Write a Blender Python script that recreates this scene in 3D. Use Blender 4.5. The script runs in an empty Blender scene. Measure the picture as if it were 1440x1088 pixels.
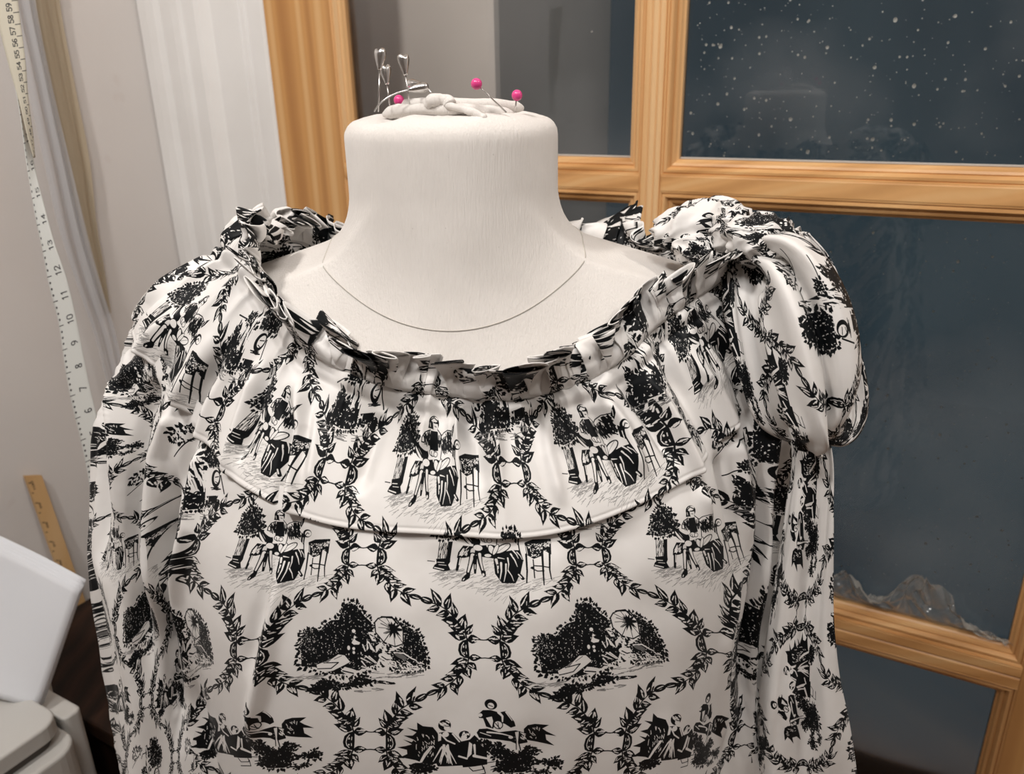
import bpy, bmesh, math, random
import numpy as np
from math import pi, sin, cos, radians, atan2, sqrt
from mathutils import Vector, Matrix
rng = np.random.RandomState(7); random.seed(7)
SC = bpy.context.scene; COL = SC.collection

# ---------------------------------------------------------------- camera, world, lights, exposure
FOC = 1120.0; PITCH = radians(20.7); ROLL = -radians(1.16)
_fw = np.array([0, cos(PITCH), -sin(PITCH)]); _up = np.array([0, sin(PITCH), cos(PITCH)]); _rt = np.array([1., 0, 0])
CR = _rt*cos(ROLL) + _up*sin(ROLL); CU = -_rt*sin(ROLL) + _up*cos(ROLL); CF = _fw
CAM = np.array([0., 0., 1.45])
cd = bpy.data.cameras.new('camera'); cam = bpy.data.objects.new('camera', cd); COL.objects.link(cam)
cd.sensor_width = 36; cd.lens = FOC/1440*36; cd.clip_start = .02; cd.clip_end = 60
cam.matrix_world = Matrix(((CR[0], CU[0], -CF[0], CAM[0]), (CR[1], CU[1], -CF[1], CAM[1]), (CR[2], CU[2], -CF[2], CAM[2]), (0, 0, 0, 1)))
SC.camera = cam
cd.dof.use_dof = True; cd.dof.focus_distance = .47; cd.dof.aperture_fstop = 12
def at(x, y, Y):                      # point of the photograph's ray at world depth Y
    d = (x-720)/FOC*CR - (y-544)/FOC*CU + CF
    return CAM + d*(Y/d[1])
def proj(P):
    v = P - CAM; z = v@CF
    return 720 + FOC*(v@CR)/z, 544 - FOC*(v@CU)/z, z

W = bpy.data.worlds.new('world'); SC.world = W; W.use_nodes = True
wn = W.node_tree.nodes; wl = W.node_tree.links
bg = wn['Background']; bg.inputs[1].default_value = 1.0
tc = wn.new('ShaderNodeTexCoord'); nz = wn.new('ShaderNodeTexNoise'); nz.inputs['Scale'].default_value = 2.2; nz.inputs['Detail'].default_value = 3
cr = wn.new('ShaderNodeValToRGB')
wl.new(tc.outputs['Generated'], nz.inputs['Vector']); wl.new(nz.outputs['Fac'], cr.inputs['Fac']); wl.new(cr.outputs['Color'], bg.inputs['Color'])
cr.color_ramp.elements[0].position = .35; cr.color_ramp.elements[0].color = (.015, .028, .038, 1)
cr.color_ramp.elements[1].position = .7; cr.color_ramp.elements[1].color = (.044, .066, .078, 1)

def area(name, loc, tgt, size, watts, col):
    l = bpy.data.lights.new(name, 'AREA'); l.shape = 'DISK'; l.size = size; l.energy = watts; l.color = col
    o = bpy.data.objects.new(name, l); COL.objects.link(o); o.location = loc
    o.rotation_euler = (Vector(tgt)-Vector(loc)).to_track_quat('-Z', 'Y').to_euler(); return o
area('ceiling_light', (-.62, -.05, 2.42), (-.03, .6, 1.1), .14, 13, (1, .955, .91))
area('ceiling_light', (.95, -.10, 2.42), (-.03, .6, 1.1), .14, 7, (1, .95, .89))
area('ceiling_light', (-.05, -.30, 2.44), (-.1, 1.0, 1.2), .4, 13, (1, .965, .935))
vs = SC.view_settings; vs.view_transform = 'Standard'; vs.look = 'None'; vs.gamma = 1; vs.use_curve_mapping = False; vs.exposure = -0.28
SC.display_settings.display_device = 'sRGB'
SC.cycles.max_bounces = 8; SC.cycles.use_denoising = True; SC.cycles.transparent_max_bounces = 24
SC.cycles.caustics_reflective = False; SC.cycles.caustics_refractive = False

# ---------------------------------------------------------------- helpers
def tag(o, label=None, cat=None, group=None, kind=None):
    if label: o['label'] = label
    if cat: o['category'] = cat
    if group: o['group'] = group
    if kind: o['kind'] = kind
    return o
def empty(name, loc=(0, 0, 0)):
    o = bpy.data.objects.new(name, None); COL.objects.link(o); o.location = loc; o.empty_display_size = .02
    return o
def link(name, me, mat, parent=None, smooth=True):
    o = bpy.data.objects.new(name, me); COL.objects.link(o)
    if mat: me.materials.append(mat)
    if smooth:
        me.polygons.foreach_set('use_smooth', [True]*len(me.polygons))
    if parent:
        o.parent = parent; bpy.context.view_layer.update() if False else None
        o.matrix_parent_inverse = Matrix.Translation(-Vector(parent.location)) if parent.rotation_euler.z == 0 else parent.matrix_basis.inverted()
    return o
def mesh_np(name, V, Q, uv=None):
    """V (n,3), Q (m,4) or (m,3) int array, uv per vertex (n,2)"""
    me = bpy.data.meshes.new(name); V = np.asarray(V, dtype=np.float32); Q = np.asarray(Q, dtype=np.int32)
    k = Q.shape[1]
    me.vertices.add(len(V)); me.vertices.foreach_set('co', V.ravel())
    me.loops.add(Q.size); me.loops.foreach_set('vertex_index', Q.ravel())
    me.polygons.add(len(Q)); me.polygons.foreach_set('loop_start', np.arange(0, Q.size, k, dtype=np.int32))
    me.update(calc_edges=True)
    if uv is not None:
        l = me.uv_layers.new(name='UVMap'); l.data.foreach_set('uv', np.asarray(uv, dtype=np.float32)[Q.ravel()].ravel())
    me.validate(); return me
def grid_faces(nu, nv, wrap=False):
    """vertex index i*nv+j ; i along u (maybe wrapped), j along v"""
    I = np.arange(nu if wrap else nu-1); J = np.arange(nv-1)
    i, j = np.meshgrid(I, J, indexing='ij'); i2 = (i+1) % nu
    return np.stack([i*nv+j, i*nv+j+1, i2*nv+j+1, i2*nv+j], -1).reshape(-1, 4)
def bm_new(): return bmesh.new()
def bm_obj(name, bm, mat, parent=None, smooth=False, bevel=0, seg=2):
    if bevel:
        bmesh.ops.bevel(bm, geom=[e for e in bm.edges if e.calc_length() > bevel*2.5], offset=bevel, segments=seg, affect='EDGES', profile=.6, clamp_overlap=True)
    bmesh.ops.recalc_face_normals(bm, faces=bm.faces[:])
    me = bpy.data.meshes.new(name); bm.to_mesh(me); bm.free()
    return link(name, me, mat, parent, smooth)
def add_hexa(bm, P8):
    """eight corners: bottom 4 then top 4"""
    v = [bm.verts.new(Vector(p)) for p in P8]
    for f in ((0, 3, 2, 1), (4, 5, 6, 7), (0, 1, 5, 4), (1, 2, 6, 5), (2, 3, 7, 6), (3, 0, 4, 7)): bm.faces.new([v[i] for i in f])
def add_prism(bm, prof, A, B, X, Y, wA=None, wB=None):
    """extrude a closed profile [(x,y)] from A to B; X, Y are the 3-D axes of the profile; wA/wB shift ends along (B-A) per profile x (mitre)"""
    A, B, X, Y = map(lambda q: np.array(q, float), (A, B, X, Y)); d = B-A; d = d/np.linalg.norm(d)
    a = [bm.verts.new(Vector(A+X*x+Y*y+d*((wA or 0)*x))) for x, y in prof]
    b = [bm.verts.new(Vector(B+X*x+Y*y-d*((wB or 0)*x))) for x, y in prof]
    n = len(prof)
    for i in range(n): bm.faces.new([a[i], a[(i+1) % n], b[(i+1) % n], b[i]])
    bm.faces.new(a[::-1]); bm.faces.new(b)
def tube(path, rad, ns=10, cap=True):
    P = np.array(path, float); n = len(P); T = np.gradient(P, axis=0); T /= np.linalg.norm(T, axis=1)[:, None]
    ref = np.array([0, 0, 1.]) if abs(T[0][2]) < .9 else np.array([1., 0, 0]); r = np.broadcast_to(np.asarray(rad, float), (n,))
    bm = bm_new(); rings = []
    N = np.cross(T[0], ref); N /= np.linalg.norm(N)
    for i in range(n):
        N = N - T[i]*(N@T[i]); N /= np.linalg.norm(N); Bn = np.cross(T[i], N)
        rings.append([bm.verts.new(Vector(P[i]+r[i]*(cos(a)*N+sin(a)*Bn))) for a in np.linspace(0, 2*pi, ns, endpoint=False)])
    for i in range(n-1):
        for k in range(ns): bm.faces.new([rings[i][k], rings[i][(k+1) % ns], rings[i+1][(k+1) % ns], rings[i+1][k]])
    if cap: bm.faces.new(rings[0][::-1]); bm.faces.new(rings[-1])
    return bm
def vnoise(x, y, seed=0):
    """smooth 2-D value noise in -1..1"""
    x = np.asarray(x, float); y = np.asarray(y, float)
    xi = np.floor(x).astype(np.int64); yi = np.floor(y).astype(np.int64); fx = x-xi; fy = y-yi
    fx = fx*fx*(3-2*fx); fy = fy*fy*(3-2*fy)
    def h(a, b):
        n = (a*374761393 + b*668265263 + seed*974711) & 0xffffffff
        n = ((n ^ (n >> 13))*1274126177) & 0xffffffff
        return ((n ^ (n >> 16)) & 0xffff)/32767.5-1
    return (h(xi, yi)*(1-fx)+h(xi+1, yi)*fx)*(1-fy)+(h(xi, yi+1)*(1-fx)+h(xi+1, yi+1)*fx)*fy

class NT:
    def __init__(s, name, **kw):
        s.m = bpy.data.materials.new(name); s.m.use_nodes = True; s.t = s.m.node_tree; s.b = s.t.nodes['Principled BSDF']
        for k, v in kw.items(): s.set(k, v)
    def set(s, k, v):
        k = {'color': 'Base Color', 'rough': 'Roughness', 'metal': 'Metallic', 'spec': 'Specular IOR Level', 'sheen': 'Sheen Weight', 'sub': 'Subsurface Weight'}.get(k, k)
        if isinstance(v, bpy.types.NodeSocket): s.t.links.new(v, s.b.inputs[k])
        else: s.b.inputs[k].default_value = (*v, 1) if (isinstance(v, tuple) and len(v) == 3) else v
    def n(s, typ, ins=None, **at_):
        nd = s.t.nodes.new(typ)
        for k, v in at_.items(): setattr(nd, k, v)
        for k, v in (ins or {}).items():
            if isinstance(v, bpy.types.NodeSocket): s.t.links.new(v, nd.inputs[k])
            else: nd.inputs[k].default_value = v
        return nd
    def coord(s, which='Object', scale=(1, 1, 1), rot=(0, 0, 0)):
        c = s.n('ShaderNodeTexCoord'); mp = s.n('ShaderNodeMapping', {'Vector': c.outputs[which], 'Scale': scale, 'Rotation': rot}); return mp.outputs[0]
    def noise(s, vec, scale, detail=3, rough=.5, dist=0):
        return s.n('ShaderNodeTexNoise', {'Vector': vec, 'Scale': scale, 'Detail': detail, 'Roughness': rough, 'Distortion': dist}).outputs['Fac']
    def ramp(s, fac, stops):
        r = s.n('ShaderNodeValToRGB', {'Fac': fac}); el = r.color_ramp.elements
        while len(el) < len(stops): el.new(.5)
        for e, (p, c) in zip(el, stops): e.position = p; e.color = (*c, 1) if len(c) == 3 else c
        return r.outputs['Color']
    def mix(s, fac, a, b, blend='MIX'):
        m = s.n('ShaderNodeMix', data_type='RGBA', blend_type=blend)
        for i, v in ((0, fac), (6, a), (7, b)):
            if isinstance(v, bpy.types.NodeSocket): s.t.links.new(v, m.inputs[i])
            else: m.inputs[i].default_value = (*v, 1) if (isinstance(v, tuple) and len(v) == 3) else v
        return m.outputs[2]
    def bump(s, h, dist, strength=1):
        b = s.n('ShaderNodeBump', {'Height': h, 'Distance': dist, 'Strength': strength}); s.t.links.new(b.outputs[0], s.b.inputs['Normal'])
def wood(name, c0, c1, c2, rot, rough=.38, sc=1.0, seed=0.0):
    """clear-varnished pine: growth rings stretched along one axis"""
    m = NT(name); v = m.coord('Object', (1, 1, 1), rot)
    mp = m.n('ShaderNodeMapping', {'Vector': v, 'Location': (seed, seed*.7, seed*.3), 'Scale': (1, 1, .035)}).outputs[0]
    d = m.noise(mp, 6*sc, 2); 
    w = m.n('ShaderNodeTexWave', {'Vector': mp, 'Scale': 11*sc, 'Distortion': 3.5, 'Detail': 2, 'Detail Scale': 1.2, 'Phase Offset': seed}, wave_type='BANDS', bands_direction='X').outputs['Fac']
    g = m.noise(mp, 260*sc, 3)
    base = m.ramp(w, [(0, c0), (.45, c1), (.8, c1), (1, c2)])
    col = m.mix(.10, base, m.ramp(g, [(.3, c0), (.7, (c0[0]*.55, c0[1]*.5, c0[2]*.45))]))
    col = m.mix(m.ramp(d, [(.35, (0, 0, 0)), (.75, (.35, .35, .35))]), col, c2)
    m.set('color', col); m.set('rough', rough); m.bump(g, .00008, .6); return m.m
# ---------------------------------------------------------------- the print: drawn here stroke by stroke onto one repeat (1 wide, 1.8 high)
TW, TH = 1024, 1843
PER = .134                                      # width of one repeat, metres
H = .45                                         # half a row, in widths
class Ink:
    """a repeat of cloth that wraps round; 0 = bare cloth, 1 = black ink"""
    def __init__(s): s.a = np.zeros((TH, TW), np.float32); s.r = np.random.RandomState(5); s.f = lambda p: p
    def frame(s, cx, cy, x0, y0, kx, ky, fx=1, fy=1):
        """drawing units: (x, y) -> ((x-x0)*fx/kx + cx, (y-y0)*fy/ky + cy) in widths"""
        s.f = lambda p: np.stack([((np.asarray(p, float)[..., 0]-x0)*fx/kx+cx)*TW, ((np.asarray(p, float)[..., 1]-y0)*fy/ky+cy)*TW], -1); s.k = TW/kx
    def _put(s, x0, y0, m, v):
        h, w = m.shape; ys = np.arange(y0, y0+h) % TH; xs = np.arange(x0, x0+w) % TW; ix = np.ix_(ys, xs)
        s.a[ix] = s.a[ix]*(1-m)+v*m
    def _box(s, P, pad):
        a = np.floor(P.min(0)-pad).astype(int); b = np.ceil(P.max(0)+pad).astype(int)+1
        X, Y = np.meshgrid(np.arange(a[0], b[0])+.5, np.arange(a[1], b[1])+.5); return a[0], a[1], X, Y
    def poly(s, pts, v=1, raw=False):
        P = np.asarray(pts, float) if raw else s.f(pts); x0, y0, X, Y = s._box(P, 1); c = np.zeros(X.shape, np.float32)
        for oy in (-.25, .25):
            for ox in (-.25, .25):
                inside = np.zeros(X.shape, bool); x = X+ox; y = Y+oy
                for (ax, ay), (bx, by) in zip(P, np.roll(P, -1, 0)):
                    if ay == by: continue
                    k = (ay > y) != (by > y); inside ^= k & (x < (bx-ax)*(y-ay)/(by-ay)+ax)
                c += inside*.25
        s._put(x0, y0, c, v)
    def line(s, pts, w, v=1, w1=None, close=False):
        P = s.f(pts); 
        if close: P = np.vstack([P, P[:1]])
        w = w*s.k; w1 = w if w1 is None else w1*s.k; x0, y0, X, Y = s._box(P, max(w, w1)+1); m = np.zeros(X.shape, np.float32); n = len(P)-1
        for i in range(n):
            A, B = P[i], P[i+1]; d = B-A; L = d@d+1e-9; t = np.clip(((X-A[0])*d[0]+(Y-A[1])*d[1])/L, 0, 1)
            r = np.hypot(X-A[0]-t*d[0], Y-A[1]-t*d[1]); ww = (w+(w1-w)*(i+t)/n)/2
            m = np.maximum(m, np.clip(ww-r+.5, 0, 1))
        s._put(x0, y0, m, v)
    def ell(s, c, rx, ry, rot=0, v=1, n=22):
        t = np.linspace(0, 2*pi, n, endpoint=False); x = rx*np.cos(t); y = ry*np.sin(t); r = radians(rot)
        s.poly(np.stack([c[0]+x*cos(r)-y*sin(r), c[1]+x*sin(r)+y*cos(r)], -1), v)
    def ring(s, c, rx, ry, w, rot=0, a0=0, a1=360):
        t = np.radians(np.linspace(a0, a1, 22)); x = rx*np.cos(t); y = ry*np.sin(t); r = radians(rot)
        s.line(np.stack([c[0]+x*cos(r)-y*sin(r), c[1]+x*sin(r)+y*cos(r)], -1), w)
    def leaf(s, a, b, w, deco=True, v=1):
        a = np.array(a, float); b = np.array(b, float); d = b-a; n = np.array([-d[1], d[0]])/(np.hypot(*d)+1e-9)*w/2
        t = np.array([0, .12, .3, .5, .7, .86, 1]); q = np.array([.12, .62, 1, .92, .55, .22, 0]); bend = n*.35*(s.r.rand()-.5)
        c = a+d*t[:, None]+bend*np.sin(pi*t)[:, None]
        s.poly(np.vstack([c+n*q[:, None], (c-n*q[:, None])[::-1]]), v)
        if deco:
            for k in range(4):
                u = .15+.4*s.r.rand(); o = n*(s.r.choice([-1, 1])*(.18+.45*s.r.rand()))
                s.line([a+d*u+o, a+d*(u+.12+.25*s.r.rand())+o*.5], w*(.05+.10*s.r.rand()), 0)
    def inside(s, P, pts):
        P = np.asarray(P, float); x, y = pts.T; r = np.zeros(len(pts), bool)
        for (ax, ay), (bx, by) in zip(P, np.roll(P, -1, 0)):
            if ay == by: continue
            r ^= ((ay > y) != (by > y)) & (x < (bx-ax)*(y-ay)/(by-ay)+ax)
        return r
    def fillpts(s, P, n):
        P = np.asarray(P, float); a, b = P.min(0), P.max(0); q = a+(b-a)*s.r.rand(n*3, 2); return q[s.inside(P, q)][:n]
    def bush(s, P, n, sz, specks=.5, solid=True, edge=1.0, up=-90, spread=70):
        """leafy mass: dark body, ragged leafy rim, light flecks between the leaves"""
        P = np.asarray(P, float); c = P.mean(0)
        if solid: s.poly(c+(P-c)*.9)
        Q = np.vstack([P, P[:1]])
        for A, B in zip(Q[:-1], Q[1:]):
            L = np.hypot(*(B-A)); m = max(1, int(L/(sz*.55)*edge))
            for k in range(m):
                p = A+(B-A)*(k+s.r.rand())/m; p = p+(c-p)*.10*s.r.rand(); o = p-c; th = atan2(o[1], o[0])+radians(s.r.uniform(-spread, spread)*.6)
                l = sz*(.6+.9*s.r.rand()); s.leaf(p, p+l*np.array([cos(th), sin(th)]), l*.6, False)
        for p in s.fillpts(c+(P-c)*.95, n):
            th = radians(up+s.r.uniform(-spread, spread)); l = sz*(.5+.8*s.r.rand())
            if s.r.rand() < specks: s.leaf(p, p+.45*l*np.array([cos(th), sin(th)]), l*.16, False, 0)
            else: s.leaf(p, p+l*np.array([cos(th), sin(th)]), l*.5, False)
    def hatch(s, P, n, l, ang, w, v=1, jit=12):
        for p in s.fillpts(P, n):
            th = radians(ang+s.r.uniform(-jit, jit)); q = l*(.4+.8*s.r.rand())*np.array([cos(th), sin(th)]); s.line([p-q/2, p+q/2], w, v)
ink = Ink()
def gap_motif(cx, cy):
    for fx in (1, -1):
        for fy in (1, -1):
            ink.frame(cx, cy, 745, 742, 2070, 1800 if fy == 1 else 2354, fx, fy); I = ink
            jj = 0 if fy == 1 else 6
            I.line([(606, 742), (606, 660), (590, 590), (530, 500), (460, 410), (390, 360), (320, 328)], 15, 1, 9)
            for a, b, w in [((395, 365), (310, 200), 74), ((385, 372), (265, 388), 66), ((440, 400), (490, 250), 74), ((465, 430), (343, 438), 70), ((520, 470), (500, 328), 66),
                            ((530, 505), (388, 478), 84), ((560, 565), (608, 432), 96), ((570, 580), (445, 530), 76), ((592, 640), (438, 588), 84), ((598, 610), (668, 518), 66), ((560, 530), (470, 560), 60), ((590, 560), (520, 600), 60)]:
                I.leaf(a, b, w)
            I.leaf((606, 655), (725, 650+jj), 78); I.line([(700, 653), (745, 657)], 11)
            I.poly([(606, 742), (606, 650), (565, 660), (530, 690), (518, 742)]); I.line([(545, 738), (553, 705), (572, 680)], 6, 0); I.line([(588, 725), (590, 700)], 6, 0); I.ell((568, 712), 6, 10, 0, 0)
            # twisted ribbon to the middle of the diagonal
            I.ell((276, 304), 58, 29, 22, 1); I.ell((272, 296), 34, 5, 26, 0); I.ell((282, 314), 30, 5, 20, 0); I.line([(335, 335), (300, 322), (226, 282)], 12)
for v in (0, 2*H): gap_motif(.5, v)
for v in (H, 3*H): gap_motif(0, v)

def scene_couple(cx, cy):
    I = ink; I.frame(cx, cy, 565, 639, 2190, 2010)
    fl = [(90, 800), (300, 770), (700, 850), (1320, 810), (1240, 900), (1000, 960), (700, 1010), (330, 960), (160, 900)]
    I.hatch(fl, 150, 90, -22, 5, .62, 14); I.hatch([(100, 790), (420, 760), (420, 840), (200, 860)], 70, 50, -15, 7, .55)
    I.hatch([(640, 660), (720, 660), (720, 850), (600, 850)], 35, 36, -25, 6, .4); I.hatch([(500, 960), (900, 960), (880, 1060), (560, 1060)], 12, 90, -50, 4, .6)
    I.line([(85, 672), (150, 682)], 9)
    # tree on a pedestal
    I.poly([(205, 480), (325, 478), (295, 670), (178, 668)], 0)
    I.line([(205, 480), (180, 668)], 8); I.poly([(285, 480), (330, 478), (300, 670), (262, 670)])
    for x in (222, 240, 258, 272): I.line([(x, 490), (x-14-(240-x)*.1, 660)], 5)
    I.hatch([(210, 490), (290, 490), (262, 650), (188, 650)], 30, 40, 97, 5)
    I.poly([(165, 655), (302, 650), (300, 690), (280, 720), (300, 772), (240, 785), (130, 752), (150, 715), (170, 700)]); I.line([(150, 742), (235, 765)], 10, 0); I.line([(180, 690), (240, 696)], 7, 0); I.line([(190, 715), (260, 724)], 5, 0)
    I.bush([(255, 150), (300, 110), (350, 120), (420, 180), (440, 220), (430, 280), (490, 330), (450, 380), (400, 430), (330, 450), (210, 465), (160, 440), (130, 390), (160, 320), (190, 230)], 330, 34, .55)
    I.line([(330, 300), (480, 420)], 50, 1, 34)
    # bench back and scroll
    I.poly([(750, 310), (830, 268), (920, 275), (960, 470), (760, 470)], 0); I.line([(745, 310), (780, 285), (840, 266), (920, 275), (945, 235)], 10)
    I.hatch([(755, 320), (900, 290), (920, 450), (770, 450)], 62, 60, 70, 11, 1, 40); I.poly([(830, 280), (860, 275), (880, 420), (850, 440)]); I.line([(775, 330), (800, 430)], 12); I.line([(890, 300), (915, 430)], 16)
    I.poly([(905, 290), (930, 240), (960, 210), (950, 280), (925, 330)]); I.line([(930, 250), (925, 300)], 5, 0)
    I.ell((1000, 392), 52, 44, 0); I.ell((1010, 394), 38, 31, 0, 0); I.line([(980, 410), (1000, 385), (1020, 395)], 10); I.poly([(930, 380), (975, 420), (960, 520), (920, 480)]); I.line([(950, 440), (945, 500)], 7, 0)
    I.line([(975, 420), (955, 470), (965, 560), (990, 660)], 12)
    # gentleman
    I.poly([(600, 275), (690, 268), (745, 310), (760, 480), (700, 510), (600, 490), (515, 400), (512, 350), (540, 300)], 0)
    I.poly([(606, 278), (690, 278), (702, 350), (712, 440), (612, 448), (600, 380)])
    I.line([(600, 275), (545, 300), (515, 345), (512, 380), (540, 385)], 11); I.line([(690, 262), (742, 305), (745, 380), (758, 430), (750, 500)], 11)
    I.hatch([(530, 320), (600, 300), (600, 400), (540, 380)], 26, 60, 75, 8); I.hatch([(700, 300), (735, 320), (735, 400), (705, 420)], 14, 60, 85, 7)
    I.ell((645, 205), 66, 62, 0); I.ell((650, 178), 46, 26, -8, 0); I.line([(600, 190), (640, 160), (690, 185)], 12); I.poly([(628, 200), (690, 205), (694, 240), (668, 270), (636, 262)], 0)
    I.line([(640, 205), (690, 208)], 14); I.line([(652, 236), (672, 240)], 8); I.poly([(585, 200), (622, 200), (618, 262), (575, 262)]); I.line([(596, 215), (600, 245)], 6, 0)
    # instrument, hands
    I.ell((505, 450), 105, 58, 34); I.ell((478, 462), 78, 20, 52, 0); I.ell((530, 415), 62, 19, 32, 0); I.line([(440, 400), (520, 500)], 16)
    I.ell((640, 460), 38, 26, 20, 0); I.ring((640, 460), 38, 26, 8, 20); I.line([(625, 450), (640, 490)], 7); I.ell((680, 470), 26, 24, 0, 0); I.ring((682, 470), 24, 22, 7)
    # breeches, legs
    I.poly([(430, 520), (520, 530), (600, 520), (700, 510), (740, 520), (720, 650), (620, 640), (560, 620), (440, 650), (365, 650), (380, 590)])
    I.ell((572, 545), 48, 34, 10, 0); I.ring((572, 545), 48, 34, 8, 10); I.ell((522, 580), 22, 34, 10, .25); I.ell((410, 610), 26, 14, -50, 0); I.hatch([(370, 600), (470, 540), (470, 620)], 14, 60, -55, 6, 0)
    I.line([(660, 520), (690, 580)], 14, 0); I.ell((700, 560), 30, 48, -20, 0); I.ring((700, 560), 30, 48, 9, -20); I.ell((665, 622), 36, 20, 0, 0); I.ring((665, 622), 36, 20, 8)
    I.line([(395, 640), (378, 710), (362, 770)], 36, 1, 26); I.line([(400, 650), (385, 720)], 10, 0)
    I.line([(520, 620), (500, 700), (468, 800)], 60, 1, 40); I.line([(520, 620), (500, 690), (470, 790)], 36, 0, 16); I.poly([(460, 800), (490, 810), (480, 850), (430, 885), (400, 885), (405, 855)]); I.line([(418, 872), (428, 858)], 9, 0)
    I.line([(585, 600), (590, 700), (612, 800)], 52, 1, 34); I.line([(588, 610), (594, 690), (610, 780)], 28, 0, 12); I.poly([(595, 770), (635, 780), (636, 830), (610, 838), (590, 800)]); I.ell((612, 815), 10, 14, 0, 0)
    I.line([(545, 640), (540, 720), (535, 800)], 42, 1, 22); I.line([(540, 720), (538, 760)], 7, 0)
    # lady: knee, skirt, foot
    I.poly([(720, 600), (900, 560), (960, 560), (995, 660), (960, 780), (905, 880), (780, 888), (722, 800), (716, 680)])
    I.ell((805, 548), 92, 40, -30); I.ell((805, 548), 80, 29, -30, 0); I.line([(750, 590), (860, 500)], 6, .6); I.ell((740, 560), 20, 60, 25, 0); I.ring((740, 560), 20, 60, 7, 25)
    for a, b, w in [((740, 660), (750, 790), 26), ((785, 690), (765, 850), 20), ((830, 700), (800, 870), 16), ((850, 640), (845, 760), 14), ((845, 760), (890, 860), 12), ((880, 600), (935, 720), 16), ((900, 560), (950, 640), 14), ((940, 580), (985, 650), 10), ((760, 640), (820, 650), 12)]: I.line([a, ((a[0]+b[0])/2+8, (a[1]+b[1])/2), b], w, 0, w*.3)
    for q in ((752, 712), (775, 660), (760, 760)): I.ell(q, 9, 9)
    I.line([(935, 780), (975, 830)], 34); I.line([(940, 795), (962, 822)], 13, 0); I.line([(995, 660), (960, 680), (900, 620)], 8)
    # carved stool
    I.poly([(1018, 485), (1100, 455), (1280, 448), (1268, 600), (1200, 560), (1180, 610), (1095, 642), (1030, 605)]); I.hatch([(1030, 500), (1270, 470), (1260, 570), (1090, 630)], 60, 20, 30, 6, 0, 90); I.line([(1020, 500), (1170, 490), (1278, 462)], 8)
    I.line([(1026, 600), (1022, 760), (1008, 868)], 20, 1, 13); I.line([(1182, 560), (1172, 760), (1166, 882)], 24, 1, 12); I.line([(1252, 590), (1235, 740), (1242, 830)], 20, 1, 11); I.line([(1088, 650), (1086, 820)], 12)
    I.line([(1060, 728), (1120, 756), (1180, 752)], 12); I.line([(1090, 705), (1160, 708), (1240, 720)], 12); I.line([(1030, 520), (1040, 600)], 5, 0); I.ell((1075, 725), 16, 12)
scene_couple(0, 0)

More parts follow.
